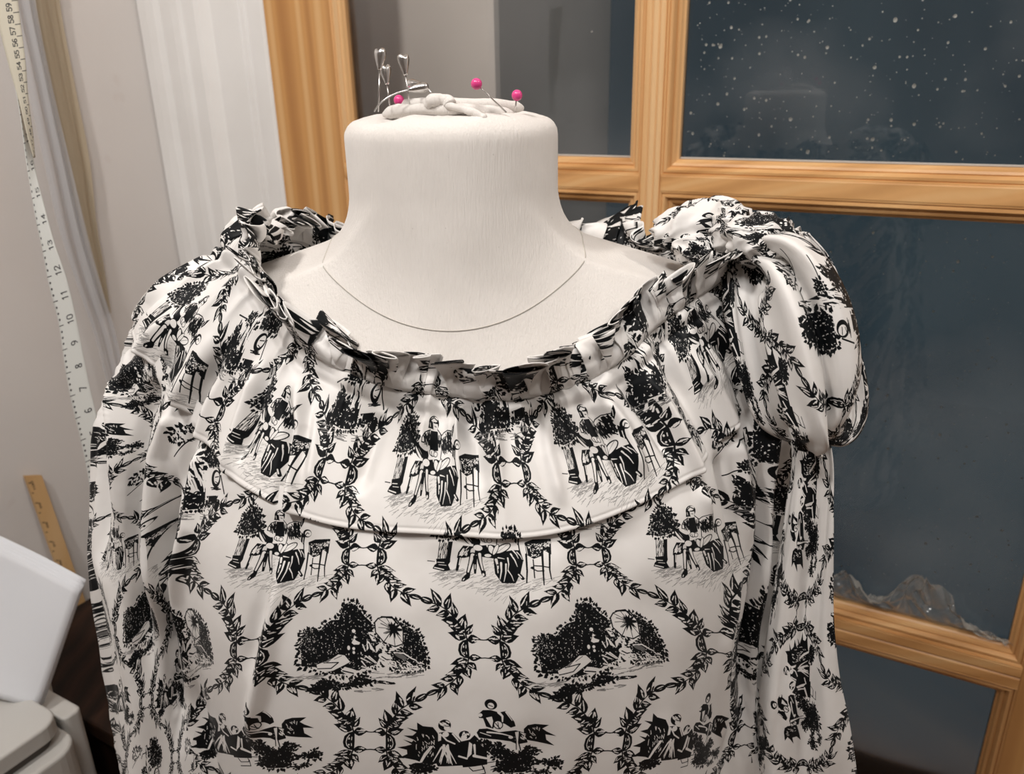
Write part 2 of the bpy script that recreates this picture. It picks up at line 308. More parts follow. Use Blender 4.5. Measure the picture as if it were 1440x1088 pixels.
def scene_parasol(cx, cy):
    I = ink; I.frame(cx, cy, 763, 589, 2200, 1996)
    I.bush([(80, 560), (120, 440), (200, 400), (300, 400), (360, 330), (420, 290), (510, 280), (540, 190), (570, 110), (640, 90), (700, 110), (760, 180), (800, 230), (870, 290), (880, 420), (1000, 520), (900, 740), (760, 790), (600, 860), (420, 870), (250, 800), (110, 790), (100, 680)], 900, 34, .45)
    I.bush([(1070, 250), (1130, 270), (1230, 340), (1290, 400), (1320, 520), (1350, 600), (1340, 740), (1200, 760), (1000, 760), (980, 600), (1120, 540), (1150, 380)], 330, 30, .5)
    I.bush([(110, 420), (230, 390), (300, 460), (300, 640), (120, 620)], 130, 28, .7, False)
    t = [(868, 305), (905, 262), (960, 244), (1040, 250), (1085, 262), (1140, 350), (1132, 490), (1052, 522), (945, 488), (870, 400)]
    I.poly(t, 0); I.line(t, 13, close=True); c = (1045, 350)
    for q in ((905, 262), (985, 246), (1085, 262), (1140, 350), (1132, 490), (1052, 522), (945, 488)): I.line([c, q], 7)
    for a in range(0, 360, 32):
        th = radians(a+10+8*sin(a)); l = 105 if a < 160 or a > 300 else 75; e = (c[0]+l*cos(th), c[1]+l*sin(th)); I.leaf(c, e, 26, False); 
    I.line([(930, 310), (1040, 350)], 14, .7); I.line([(905, 350), (1040, 350)], 12, .6); I.line([(955, 400), (1040, 355)], 16, .7); I.ell(c, 34, 34); I.line([(940, 245), (1040, 240), (1090, 300)], 18)
    I.line([c, (905, 540)], 8)
    # two figures in the shade
    I.ell((655, 400), 18, 18, 0, 0); I.poly([(630, 515), (655, 465), (670, 490), (712, 510), (700, 530), (650, 532)], 0); I.ell((665, 460), 14, 10, 0, 0); I.ell((600, 565), 14, 22, 0, 0); I.ell((648, 570), 14, 14, 0, 0); I.ell((648, 608), 12, 14, 0, 0); I.line([(735, 530), (755, 590)], 12, 0)
    I.poly([(795, 405), (850, 400), (852, 440), (872, 490), (830, 488), (812, 450)], 0); I.line([(815, 425), (842, 440)], 12); I.ell((850, 462), 8, 8)
    I.poly([(778, 485), (800, 500), (860, 600), (790, 560), (768, 590)], 0); I.line([(790, 520), (800, 580)], 14); I.poly([(860, 540), (935, 480), (925, 510), (880, 580), (862, 600)], 0); I.hatch([(900, 500), (990, 500), (960, 560), (900, 570)], 14, 40, 60, 9, 0)
    # blankets, dishes, baskets
    I.poly([(290, 740), (420, 690), (500, 632), (560, 640), (610, 700), (560, 730), (450, 790), (370, 812), (300, 790)], 0); I.line([(360, 720), (500, 710), (430, 770), (300, 780)], 11); I.ell((400, 700), 38, 10, -35, .7); I.line([(460, 680), (530, 645)], 8, .8)
    I.poly([(520, 790), (560, 750), (640, 770), (700, 790), (620, 830), (560, 815)], 0); I.line([(540, 790), (640, 810)], 14); I.line([(650, 805), (760, 765), (790, 770)], 18, 0, 8)
    for k, (a, b) in enumerate((((715, 660), (800, 700)), ((760, 640), (850, 700)), ((790, 640), (880, 710)), ((720, 690), (760, 740)), ((720, 740), (780, 760)))): I.line([a, b], 15, 0, 8)
    I.ell((950, 632), 68, 34, 8, 0); I.line([(915, 630), (960, 655), (1010, 650)], 13); I.line([(1040, 580), (1130, 580), (1200, 630), (1240, 650)], 15, 0, 10); I.ell((1100, 610), 60, 22, 20, .75); I.hatch([(950, 660), (1300, 660), (1300, 740), (960, 720)], 60, 34, 30, 9, 0, 40)
    # ground
    I.hatch([(40, 850), (330, 840), (340, 890), (60, 875)], 30, 90, -8, 7, .6); I.hatch([(800, 790), (1260, 760), (1260, 800), (820, 850)], 34, 100, -8, 6, .7); I.hatch([(640, 980), (1000, 920), (1000, 945), (650, 1000)], 22, 70, -6, 6, .7)
    I.bush([(240, 960), (345, 880), (430, 890), (560, 920), (690, 840), (760, 830), (850, 870), (830, 900), (640, 940), (420, 975), (350, 995), (190, 1005)], 150, 30, .25); I.hatch([(830, 870), (1020, 860), (1010, 885), (840, 895)], 18, 50, -5, 9)
scene_parasol(.5, H)

def scene_swing(cx, cy):
    I = ink; I.frame(cx, cy, 814, 470, 2097, 1947)
    I.poly([(195, 225), (245, 262), (330, 275), (370, 330), (400, 450), (400, 600), (300, 640), (180, 605), (35, 590), (100, 555), (95, 515), (5, 500), (85, 478), (140, 455), (58, 412), (140, 432), (160, 405), (65, 372), (150, 362), (185, 325), (98, 283), (195, 300)])
    I.hatch([(180, 330), (340, 330), (340, 560), (150, 560)], 30, 30, 70, 6, 0, 40)
    I.poly([(1108, 280), (1140, 240), (1200, 228), (1318, 240), (1262, 275), (1300, 305), (1382, 348), (1290, 335), (1300, 388), (1372, 440), (1255, 420), (1160, 400), (1110, 380)])
    I.hatch([(1140, 270), (1240, 260), (1240, 380), (1150, 370)], 14, 26, 60, 5, 0, 40)
    # lady and skirt
    I.ell((432, 262), 56, 52, 0); I.ell((452, 285), 26, 26, 0, 0); I.line([(440, 270), (470, 272)], 9); I.hatch([(390, 230), (470, 230), (460, 260), (390, 270)], 10, 30, 30, 8, 0)
    I.poly([(380, 330), (430, 320), (500, 330), (600, 430), (620, 620), (380, 640), (330, 560), (370, 450)]); I.poly([(375, 335), (402, 335), (400, 400), (375, 410)], 0); I.ell((440, 345), 28, 24, 0, 0); I.line([(405, 350), (450, 400), (520, 430)], 13, 0); I.line([(500, 340), (560, 410)], 12, 0)
    for k in range(13): a = (430+rng.uniform(-35, 35), 440+rng.uniform(0, 40)); I.line([a, (a[0]+(k-5)*13, 600+rng.uniform(-20, 25))], 15, 0, 6)
    I.line([(315, 470), (262, 540), (228, 612)], 32, 0, 22); I.line([(330, 470), (275, 560), (250, 620)], 9); I.ell((220, 670), 90, 46, 0); I.ell((180, 665), 22, 14, -30, 0); I.ell((265, 640), 30, 10, -20, 0); I.bush([(140, 660), (300, 620), (380, 660), (310, 700), (170, 720)], 60, 26, .2)
    # seated youth
    I.ell((605, 350), 50, 38, 0); I.ell((600, 372), 26, 20, 0, .0); I.hatch([(570, 330), (650, 330), (640, 370)], 12, 26, 30, 7, 0, 90); I.poly([(570, 410), (650, 390), (690, 350), (650, 310), (720, 380), (800, 500), (810, 620), (600, 640), (560, 520)])
    I.poly([(645, 410), (672, 430), (668, 520), (630, 560)], 0); I.line([(690, 535), (800, 565)], 26, 0, 18); I.line([(690, 440), (700, 530)], 20, 0, 12); I.line([(560, 540), (630, 560)], 16, 0)
    # rower on a log
    I.poly([(708, 330), (730, 298), (800, 296), (900, 330), (1040, 300), (1120, 320), (1145, 420), (1060, 440), (1000, 412), (820, 392), (730, 376)]); I.line([(800, 330), (930, 345), (1000, 360)], 16, 0, 8); I.line([(740, 330), (830, 365)], 7, 0); I.ell((1000, 372), 20, 14, 0, 0); I.hatch([(1020, 320), (1130, 330), (1130, 410), (1030, 410)], 16, 30, 60, 8, 0, 40)
    I.poly([(725, 165), (765, 130), (830, 130), (900, 150), (960, 130), (1030, 220), (1040, 260), (1000, 280), (950, 250), (880, 230), (850, 300), (790, 280), (765, 205), (730, 200)])
    I.ell((835, 80), 55, 46, 20); I.ell((835, 92), 28, 26, 20, 0); I.line([(815, 85), (850, 100)], 8); I.ell((742, 175), 18, 16, 0, 0); I.line([(900, 150), (930, 180), (930, 230)], 26, 0, 10); I.line([(960, 140), (1010, 210)], 12, 0, 6); I.poly([(790, 200), (840, 190), (850, 230), (840, 290)], 0); I.ell((893, 262), 38, 36, 0, 0); I.ring((893, 262), 38, 36, 9); I.line([(870, 250), (910, 300)], 9); I.line([(890, 240), (900, 300)], 7)
    I.poly([(1030, 320), (1072, 310), (1076, 360), (1066, 420), (1085, 500), (1050, 490), (1045, 400)], 0); I.line([(1030, 320), (1046, 400), (1052, 490)], 9); I.line([(1072, 310), (1068, 420), (1090, 500)], 11)
    # undergrowth
    I.bush([(700, 400), (780, 400), (860, 450), (900, 420), (940, 480), (1000, 500), (1080, 540), (1140, 470), (1200, 480), (1270, 510), (1210, 560), (1240, 620), (1160, 640), (1000, 640), (860, 570), (780, 500)], 240, 34, .35)
    I.bush([(890, 650), (960, 600), (1060, 560), (1180, 600), (1220, 680), (1140, 710), (960, 715)], 130, 34, .2); I.bush([(1260, 600), (1340, 580), (1400, 545), (1440, 590), (1440, 640), (1340, 640)], 50, 30, .3); I.bush([(1210, 700), (1330, 680), (1350, 700), (1240, 725)], 25, 24, .2)
    I.line([(655, 640), (690, 672), (780, 660), (760, 610), (870, 600)], 9); I.line([(690, 712), (800, 700), (780, 640)], 9); I.line([(880, 600), (1010, 620)], 8); I.hatch([(820, 640), (900, 640), (900, 700)], 8, 60, -10, 8)
scene_swing(0, 2*H)

def scene_willow(cx, cy):
    I = ink; I.frame(cx, cy, 380, 500, 1500, 1380)
    I.poly([(320, 300), (350, 290), (400, 420), (450, 800), (310, 800), (325, 560)]); I.hatch([(325, 320), (420, 420), (440, 780), (330, 780)], 55, 120, 74, 9, 0, 14)
    I.bush([(395, 380), (440, 240), (480, 250), (560, 260), (600, 350), (660, 380), (680, 470), (640, 560), (560, 560), (450, 580), (410, 520)], 260, 36, .3)
    I.bush([(190, 640), (240, 660), (320, 720), (470, 800), (470, 860), (330, 880), (180, 870), (200, 780)], 160, 34, .35); I.bush([(480, 760), (540, 740), (600, 780), (590, 820), (490, 820)], 40, 28, .3)
    I.bush([(240, 560), (310, 510), (320, 590), (260, 600)], 40, 28, .3); I.line([(120, 630), (250, 590)], 10)
    I.poly([(435, 570), (560, 555), (660, 700), (600, 740), (470, 760)], 0); I.ell((545, 628), 54, 62, 0); I.ell((552, 622), 32, 42, 10, 0); I.line([(535, 620), (575, 610)], 8); I.line([(540, 650), (565, 655)], 7); I.hatch([(500, 690), (620, 690), (620, 710), (500, 705)], 10, 60, -5, 8); I.line([(600, 600), (655, 720)], 12)
    I.bush([(20, 330), (110, 300), (200, 300), (240, 330), (180, 380), (60, 420), (10, 400)], 90, 30, .5, False); I.line([(0, 520), (120, 420), (240, 330)], 9); I.line([(230, 420), (260, 375), (320, 370)], 12)
    I.hatch([(120, 880), (560, 850), (540, 930), (180, 930)], 26, 80, -4, 6, .7)
scene_willow(.5, 3*H)
IMG = bpy.data.images.new('toile_print', TW, TH, alpha=False); IMG.colorspace_settings.name = 'Non-Color'
_px = np.ones((TH, TW, 4), np.float32); _px[..., :3] = ink.a[::-1, :, None]; IMG.pixels.foreach_set(_px.ravel()); IMG.update(); IMG.pack()
def toile(name, dark=1.0):
    """satin with the black print; UV in widths of the repeat, v downwards"""
    m = NT(name); u = m.n('ShaderNodeUVMap'); u.uv_map = 'UVMap'
    mp = m.n('ShaderNodeMapping', {'Vector': u.outputs[0], 'Scale': (1, -1/1.8, 1), 'Location': (0, 1, 0)})
    t = m.n('ShaderNodeTexImage', {'Vector': mp.outputs[0]}, image=IMG, interpolation='Cubic', extension='REPEAT')
    cl = m.noise(u.outputs[0], 5, 3)
    fab = m.ramp(cl, [(.3, (.74, .715, .69)), (.7, (.79, .77, .75))])
    k = m.n('ShaderNodeMapRange', {'Value': t.outputs['Color'], 'From Min': .12, 'From Max': .88})
    m.set('color', m.mix(k.outputs[0], fab, (.006, .007, .008))); m.set('rough', .42); iv = m.n('ShaderNodeMapRange', {'Value': t.outputs['Color'], 'To Min': .5, 'To Max': .12}); m.set('spec', iv.outputs[0])
    w = m.n('ShaderNodeTexWave', {'Vector': m.n('ShaderNodeMapping', {'Vector': u.outputs[0], 'Rotation': (0, 0, .78)}).outputs[0], 'Scale': 170., 'Distortion': .5}).outputs['Fac']
    m.bump(w, .00003, .5); return m.m
TOILE = toile('printed_satin')
# ---------------------------------------------------------------- dress form and blouse: implicit body
ORG = np.array([-.033, .50, 1.45])
ZC = np.array([-.60, -.45, -.36, -.30, -.25, -.21, -.17, -.13, -.10, -.07])
AA = np.array([.190, .190, .190, .190, .186, .180, .172, .160, .135, .09])
FF = np.array([.138, .143, .147, .146, .138, .120, .092, .066, .045, .03])
BB = np.array([.11, .10, .095, .095, .10, .105, .10, .085, .065, .04])
def smin(a, b, k):
    h = np.clip(.5+.5*(b-a)/k, 0, 1); return b*(1-h)+a*h-k*h*(1-h)
def cone(P, a, b, ra, rb):
    a = np.array(a); b = np.array(b); d = b-a; t = np.clip(((P-a)@d)/(d@d), 0, 1)
    return np.linalg.norm(P-a-t[:, None]*d, axis=1)-(ra+(rb-ra)*t)
def spl(xs, ys, x):
    """smooth monotone-ish interpolation: linear table blurred"""
    o = np.linspace(-.012, .012, 5); return sum(np.interp(x+q, xs, ys) for q in o)/5
def sd_torso(P, off=0.):
    x, y, z = P.T; a = spl(ZC, AA, z)-off; f = spl(ZC, FF, z)-off; b = spl(ZC, BB, z)-off
    fb = np.where(y < 0, f, b); n = 2.35
    g = (np.abs(x/a)**n+np.abs(y/fb)**n)**(1/n)
    return np.maximum((g-1)*np.minimum(a, fb), np.where(off > 0, z+.066+.32*np.abs(x)+off, z+.078))
def sd_shoulder(P, off=0., sym=1):
    d = None
    for s in (-1, 1):
        c = cone(P, (s*.045, .02, -.122-off*1.3), (s*.160, .015, -.157-off*1.2), .046-off, .046-off)
        d = c if d is None else np.minimum(d, c)
    return d
SLV = [((.160, .012, -.168), .052), ((.196, .0, -.225), .050), ((.208, -.003, -.30), .054), ((.212, -.006, -.40), .058), ((.218, -.01, -.62), .072)]
def sd_blouse(P):
    z = P[:, 2]; t = smin(sd_torso(P), sd_shoulder(P), .03); s = None
    for sg in (-1, 1):
        ex = -.003 if sg < 0 else -.018
        for (p, r), (q, u) in zip(SLV[:-1], SLV[1:]):
            c = cone(P, (sg*(p[0]+ex), p[1], p[2]), (sg*(q[0]+ex), q[1], q[2]), r, u); s = c if s is None else np.minimum(s, c)
    k = np.interp(z, [-.40, -.20], [.008, .035]); return smin(t, s, k)
def sd_form(P):
    t = smin(sd_torso(P, .007), sd_shoulder(P, .006), .03)
    z = P[:, 2]; rr = .0635+.003*np.clip((z+.06)/-.06, 0, 1)
    q = np.stack([np.sqrt((P[:, 0]*1.0)**2+(P[:, 1]*1.04)**2)-rr+.010, np.abs(z+.115)-.098+.010], 1)
    c = np.minimum(q.max(1), 0)+np.linalg.norm(np.maximum(q, 0), axis=1)-.010
    return smin(t, c, .030)
def ray_hit(f, O, D, R0=.0, R1=.48, n=70):
    """outermost crossing of f=0 along rays O + D*r"""
    N = len(O); r = np.linspace(R1, R0, n); out = np.full(N, R0); done = np.zeros(N, bool); lo = np.full(N, R0); hi = np.full(N, R1)
    for a, b in zip(r[:-1], r[1:]):
        idx = np.where(~done)[0]
        if not len(idx): break
        v = f(O[idx]+D[idx]*b) < 0
        k = idx[v]; lo[k] = b; hi[k] = a; done[k] = True
    for _ in range(14):
        m = (lo+hi)/2; v = f(O+D*m[:, None]) < 0; lo = np.where(v, m, lo); hi = np.where(v, hi, m)
    return O+D*((lo+hi)/2)[:, None]

# neckline of the blouse, clockwise seen from above, as points of the place
NKP = [(690, 562, .418), (630, 556, .418), (560, 545, .425), (500, 522, .432), (450, 492, .442), (418, 452, .452), (398, 412, .466), (372, 378, .480), (312, 347, .498), (316, 320, .53), (382, 316, .555), (460, 335, .580), (640, 345, .60), (850, 340, .585), (920, 352, .560), (985, 362, .535), (1022, 372, .500), (1000, 398, .478), (958, 425, .462), (905, 465, .448), (862, 505, .438), (805, 538, .428), (750, 556, .420)]
NK = np.array([at(*q)-ORG for q in NKP])
def closed_spline(P, n):
    """periodic Catmull-Rom"""
    m = len(P); t = np.linspace(0, m, n, endpoint=False); i = t.astype(int); f = (t-i)[:, None]
    p0, p1, p2, p3 = P[(i-1) % m], P[i % m], P[(i+1) % m], P[(i+2) % m]
    return .5*(2*p1+(p2-p0)*f+(2*p0-5*p1+4*p2-p3)*f**2+(3*p1-p0-3*p2+p3)*f**3)
OC = np.array([0, .015, -.2])                        # rays start here
NS = closed_spline(NK, 2000)
_az = np.unwrap(np.arctan2(NS[:, 1]-OC[1], NS[:, 0]-OC[0])); _el = np.arctan2(NS[:, 2]-OC[2], np.hypot(NS[:, 0]-OC[0], NS[:, 1]-OC[1]))
if _az[-1] < _az[0]: _az = _az[::-1]; _el = _el[::-1]
_o = np.argsort(_az % (2*pi)); _AZ = (_az % (2*pi))[_o]; _EL = _el[_o]
NPHI, NTT = 900, 400
# more columns where the photograph looks (front), fewer behind
_g = np.linspace(0, 2*pi, 4000); _w = 1+1.3*np.exp(-((((_g-1.5*pi+pi) % (2*pi))-pi)/1.5)**4); _cw = np.cumsum(_w); _cw = (_cw-_cw[0])/(_cw[-1]-_cw[0])
PHI = np.interp(np.arange(NPHI)/NPHI, _cw, _g)
E0 = np.interp(PHI, _AZ, _EL, period=2*pi)
TT = np.linspace(0, 1, NTT)
def dirs(phi, e0, t):
    t1 = .52; k = np.clip(t/t1, 0, 1); el = e0*(1-k)+radians(-3)*k
    zo = -.2-np.clip(t-t1+.08, 0, 1)*.80*np.clip((t-t1+.08)/.16, 0, 1)
    O = np.stack([np.zeros_like(t), np.full_like(t, .015), zo], -1)
    D = np.stack([np.cos(phi)*np.cos(el), np.sin(phi)*np.cos(el), np.sin(el)], -1); return O, D
_p, _t = np.meshgrid(PHI, TT, indexing='ij'); _e = np.repeat(E0[:, None], NTT, 1)
O, D = dirs(_p.ravel(), _e.ravel(), _t.ravel())
S0 = ray_hit(sd_blouse, O, D).reshape(NPHI, NTT, 3)
def smooth_grid(S, n):
    for _ in range(n):
        a = (np.roll(S, 1, 0)+np.roll(S, -1, 0))/2; b = S.copy(); b[:, 1:-1] = (S[:, 2:]+S[:, :-2])/2; S = .5*S+.25*a+.25*b
    return S
S0 = smooth_grid(S0, 6)
def normals(S, wrap=True):
    du = np.roll(S, -1, 0)-np.roll(S, 1, 0) if wrap else np.gradient(S, axis=0)
    dv = np.gradient(S, axis=1); n = np.cross(dv, du); n /= np.linalg.norm(n, axis=-1, keepdims=True)+1e-12
    c = S-np.array([0, 0, -.25]); s = np.sign((n*c).sum(-1).mean()); return n*s
N0 = normals(S0)
SLEN = np.concatenate([np.zeros((NPHI, 1)), np.cumsum(np.linalg.norm(np.diff(S0, axis=1), axis=-1), axis=1)], 1)   # distance from the neckline
WX, WY, WZ = proj(S0+ORG)                      # where each point of the smooth body falls in the photograph (only to look points up)
VIS = ((N0*(CAM-ORG-S0)).sum(-1) > 0) & (S0[..., 1] < .06)
def look(px, py):
    """grid index of the front surface point seen at a pixel"""
    d = (WX-px)**2+(WY-py)**2+np.where(VIS, 0, 1e6); k = np.argmin(d); return np.unravel_index(k, d.shape)
def look3(px, py): return S0[look(px, py)]
class TPS:
    """smooth map from 3-D positions to fabric coordinates, exact at the anchors, linear far away"""
    def __init__(s, P, U, reg=1e-3):
        s.P = np.array(P); U = np.array(U, float); n = len(P); K = np.linalg.norm(s.P[:, None]-s.P[None], axis=-1)+reg*np.eye(n)*-1
        A = np.zeros((n+4, n+4)); A[:n, :n] = K; A[:n, n] = 1; A[:n, n+1:] = s.P; A[n, :n] = 1; A[n+1:, :n] = s.P.T
        s.c = np.linalg.lstsq(A, np.vstack([U, np.zeros((4, U.shape[1]))]), rcond=1e-9)[0]
    def __call__(s, Q):
        sh = Q.shape[:-1]; Q = Q.reshape(-1, 3); out = np.zeros((len(Q), s.c.shape[1])); n = len(s.P)
        for a in range(0, len(Q), 40000):
            q = Q[a:a+40000]; out[a:a+40000] = np.linalg.norm(q[:, None]-s.P[None], axis=-1)@s.c[:n]+s.c[n]+q@s.c[n+1:]
        return out.reshape(*sh, -1)
# ---------------------------------------------------------------- dress form: implicit surface meshed with surface nets
def surface_net(f, lo, hi, h):
    n = np.ceil((np.array(hi)-lo)/h).astype(int); g = [lo[i]+h*np.arange(n[i]+1) for i in range(3)]
    X = np.stack(np.meshgrid(*g, indexing='ij'), -1); V = np.concatenate([f(x.reshape(-1, 3)) for x in np.array_split(X, 12)]).reshape(n+1); s = V < 0
    V = np.where(np.abs(V) < 1e-9, 1e-9, V); s = V < 0; c = np.zeros(tuple(n)+(3,)); w = np.zeros(tuple(n))
    cs = [(i, j, k) for i in (0, 1) for j in (0, 1) for k in (0, 1)]
    sl = lambda a, o: a[o[0]:o[0]+n[0], o[1]:o[1]+n[1], o[2]:o[2]+n[2]]
    for p in cs:
        for ax in range(3):
            if p[ax]: continue
            q = list(p); q[ax] = 1; a, b = sl(V, p), sl(V, q); m = (a < 0) != (b < 0); t = np.where(m, a/(a-b+1e-20), 0)
            for d in range(3): c[..., d] += np.where(m, p[d]+(t if d == ax else 0), 0)
            w += m
    act = w > 0; ids = -np.ones(tuple(n), int); ids[act] = np.arange(act.sum()); I = np.argwhere(act); P = lo+h*(I+c[act]/w[act][:, None]); Q = []
    for ax in range(3):
        b_, c_ = [d for d in range(3) if d != ax]; df = np.diff(s.astype(int), axis=ax); e = np.argwhere(df != 0); e = e[(e[:, b_] > 0) & (e[:, c_] > 0) & (e[:, b_] < n[b_]) & (e[:, c_] < n[c_])]
        def g_(db, dc): k = e.copy(); k[:, b_] -= db; k[:, c_] -= dc; return ids[k[:, 0], k[:, 1], k[:, 2]]
        q = np.stack([g_(0, 0), g_(1, 0), g_(1, 1), g_(0, 1)], -1); fl = (df[e[:, 0], e[:, 1], e[:, 2]] > 0) != (ax == 1); q[fl] = q[fl][:, ::-1]; Q.append(q[(q >= 0).all(1)])
    return P, np.vstack(Q)
Pf, Qf = surface_net(sd_form, np.array([-.22, -.17, -.40]), np.array([.22, .13, .02]), .0035)
e_ = .0008
def grad(P, f): return np.stack([f(P+d)-f(P-d) for d in np.eye(3)*e_], -1)/(2*e_)
for _ in range(3):
    G = grad(Pf, sd_form); L2 = (G*G).sum(1, keepdims=True); Pf = Pf-G*(sd_form(Pf)[:, None]/np.maximum(L2, .2))
G = grad(Pf, sd_form); G /= np.linalg.norm(G, axis=1, keepdims=True)
# seam where the neck cover meets the body cover, and the gathered cloth on top
seam_px = [(452, 335, .50), (462, 375, .465), (500, 415, .450), (560, 442, .44), (640, 455, .437), (720, 446, .44), (780, 415, .45), (822, 375, .465), (836, 330, .50)]
zs = lambda P: -.083-.046*np.clip((.012-P[:, 1])/.078, 0, 1)**1.15
dz = Pf[:, 2]-zs(Pf); m = (np.hypot(Pf[:, 0], Pf[:, 1]) < .13)

top = np.clip((Pf[:, 2]+.024)/.010, 0, 1); a_ = np.arctan2(Pf[:, 1], Pf[:, 0]); r_ = np.hypot(Pf[:, 0], Pf[:, 1])
Pf[:, 2] += top*(.0022*vnoise(a_*3.2+r_*30, r_*60, 5)+.0045*np.exp(-((r_-.045)/.014)**2)*(.4+.6*vnoise(a_*2.2, r_*20, 8)))*np.clip((.062-r_)/.012, 0, 1)
dress_form = empty('dress_form', tuple(ORG+np.array([0, 0, -.6])))
tag(dress_form, 'off-white jersey covered dress form with a seamed neck wearing the printed blouse', 'dress form')
mj = NT('jersey'); v = mj.coord('Object'); st = mj.n('ShaderNodeMapping', {'Vector': v, 'Scale': (1, 1, .10)}).outputs[0]
rib = mj.noise(st, 900, 2, .6); mott = mj.noise(v, 30, 3); spk = mj.noise(v, 420, 1)
mj.set('color', mj.mix(mj.ramp(spk, [(.78, (0, 0, 0)), (.82, (.35, .35, .35))]), mj.ramp(mott, [(.3, (.68, .645, .61)), (.7, (.73, .695, .66))]), (.30, .27, .24)))
mj.set('rough', .95); mj.set('spec', .15); mj.set('sheen', .25); mj.bump(rib, .0005, .8); JERSEY = mj.m
link('jersey_cover', mesh_np('jersey_cover', Pf+ORG, Qf), JERSEY, dress_form)
sc_a = np.linspace(0, 2*pi, 160, endpoint=False); sT = np.stack([.085*np.cos(sc_a), np.where(np.sin(sc_a) < 0, .070, .060)*np.sin(sc_a), -.086-.043*np.clip(-np.sin(sc_a), 0, 1)**1.5-.0*sc_a], -1); so = np.array([0, 0, -.125]); sdir = sT-so; sdir /= np.linalg.norm(sdir, axis=1)[:, None]
hp_ = ray_hit(sd_form, np.repeat(so[None], 160, 0), sdir, .0, .15, 60)
for k_ in range(14): hp_ = (np.roll(hp_, 1, 0)+np.roll(hp_, -1, 0)+2*hp_)/4
for k_ in range(3): g_0 = grad(hp_, sd_form); hp_ = hp_-g_0*(sd_form(hp_)[:, None]/np.maximum((g_0*g_0).sum(1, keepdims=True), .2))
hp_ = np.vstack([hp_, hp_[:1]]); bm = tube(hp_+ORG,   .0005, 6, False); SEAMM = NT('seam_thread', color=(.50, .47, .43), rough=.9).m; bm_obj('neck_seam', bm, SEAMM, dress_form, True)
# knotted cord ends and gathered hem on top of the neck
def rope(name, pts, r, seed=0, n=60):
    P = np.array([at(*p) for p in pts]); t = np.linspace(0, len(P)-1, n); P = np.stack([np.interp(t, np.arange(len(P)), P[:, c]) for c in range(3)], -1)
    for _ in range(4): P[1:-1] = (P[:-2]+P[2:]+2*P[1:-1])/4
    bm = tube(P, r*(1+.22*vnoise(np.arange(n)*.12, np.zeros(n), seed))*np.sqrt(np.clip(np.minimum(np.arange(n)+1, n-np.arange(n))/5, .1, 1)), 14); 
    for v_ in bm.verts: c = v_.co; q = float(vnoise(c.x*400, c.z*400, seed)); v_.co += Vector((0, 0, 1))*.0002*q
    return bm_obj(name, bm, JERSEY, dress_form, True)
rope('gathered_hem', [(540, 161, .478), (562, 155, .470), (590, 153, .464), (620, 154, .461), (655, 154, .461), (690, 156, .464), (722, 161, .472)], .0034, 1)
rope('gathered_hem', [(560, 150, .482), (600, 146, .476), (650, 147, .474), (700, 147, .480), (735, 152, .490)], .0036, 2)
rope('drawstring', [(600, 149, .462), (606, 142, .460), (618, 140, .461), (630, 142, .461), (634, 149, .459)], .0034, 3)
rope('drawstring', [(626, 147, .459), (646, 152, .456), (666, 158, .454), (684, 167, .452)], .0021, 4)
# ---------------------------------------------------------------- folds
def seg_dist(P, A, B):
    d = B-A; t = np.clip(((P-A)@d)/(d@d), 0, 1); return np.linalg.norm(P-A-t[..., None]*d, axis=-1), t
def stroke(pts, w, amp, disp, S=None, taper=.25):
    """a ridge (amp>0) or a groove (amp<0) along a line given by what it passes in the photograph, laid on the cloth in 3-D"""
    S = S0 if S is None else S
    Q = np.array([look3(*q) for q in pts]); L = np.concatenate([[0], np.cumsum(np.linalg.norm(np.diff(Q, axis=0), axis=1))]); T = L[-1]+1e-9
    bb0 = Q.min(0)-w*3.2; bb1 = Q.max(0)+w*3.2
    m = np.all((S > bb0) & (S < bb1), axis=-1) & (N0[..., 1] < .35); idx = np.where(m)
    if not len(idx[0]): return
    P = S[idx]; best = np.full(len(P), 9.); bt = np.zeros(len(P))
    for i in range(len(Q)-1):
        d, t = seg_dist(P, Q[i], Q[i+1]); s = d < best; best[s] = d[s]; bt[s] = ((L[i]+t*(L[i+1]-L[i]))/T)[s]
    e = np.clip(np.minimum(bt, 1-bt)/max(taper, 1e-6), 0, 1); e = e*e*(3-2*e)
    disp[idx] += amp*np.exp(-(best/w)**2)*(e if taper > 0 else 1)
azg = np.repeat(PHI[:, None], NTT, 1)
# arc along the neckline
_nl = np.concatenate([[0], np.cumsum(np.linalg.norm(np.diff(S0[:, 0], axis=0), axis=1))]); NLEN = np.repeat(_nl[:, None], NTT, 1)
_warp = vnoise(NLEN*20, SLEN*6, 3)*.35
front = np.clip((.10-S0[..., 1])/.05, 0, 1)
D1 = np.zeros((NPHI, NTT))                       # yoke
g1 = 1-np.abs(vnoise(NLEN*62+_warp, SLEN*5+5, 11)); g2 = 1-np.abs(vnoise(NLEN*130+_warp*2, SLEN*9, 12))
D1 += .0105*(g1**1.5-.45)*np.exp(-(SLEN/.055)**1.2)*np.clip(SLEN/.006, 0.25, 1)
D1 += .0042*(g2-.6)*np.exp(-(SLEN/.024)**1.5)
D1 += .0020*vnoise(NLEN*26+_warp, SLEN*7, 14)*np.exp(-(SLEN/.11)**2)
D1 -= .0022*np.exp(-((SLEN-.012)/.0028)**2)      # elastic channel stitched along the gathers
D1 += .0012*np.exp(-((SLEN-.006)/.004)**2)
D2 = np.zeros((NPHI, NTT))                       # body and sleeves
side = np.clip((np.abs(S0[..., 0])-.165)/.03, 0, 1)
xw = S0[..., 0]+.02*vnoise(S0[..., 2]*6, S0[..., 0]*0, 5)
body_f = .0030*vnoise(xw*22, S0[..., 2]*5, 21)+.0012*vnoise(xw*55, S0[..., 2]*8, 22)
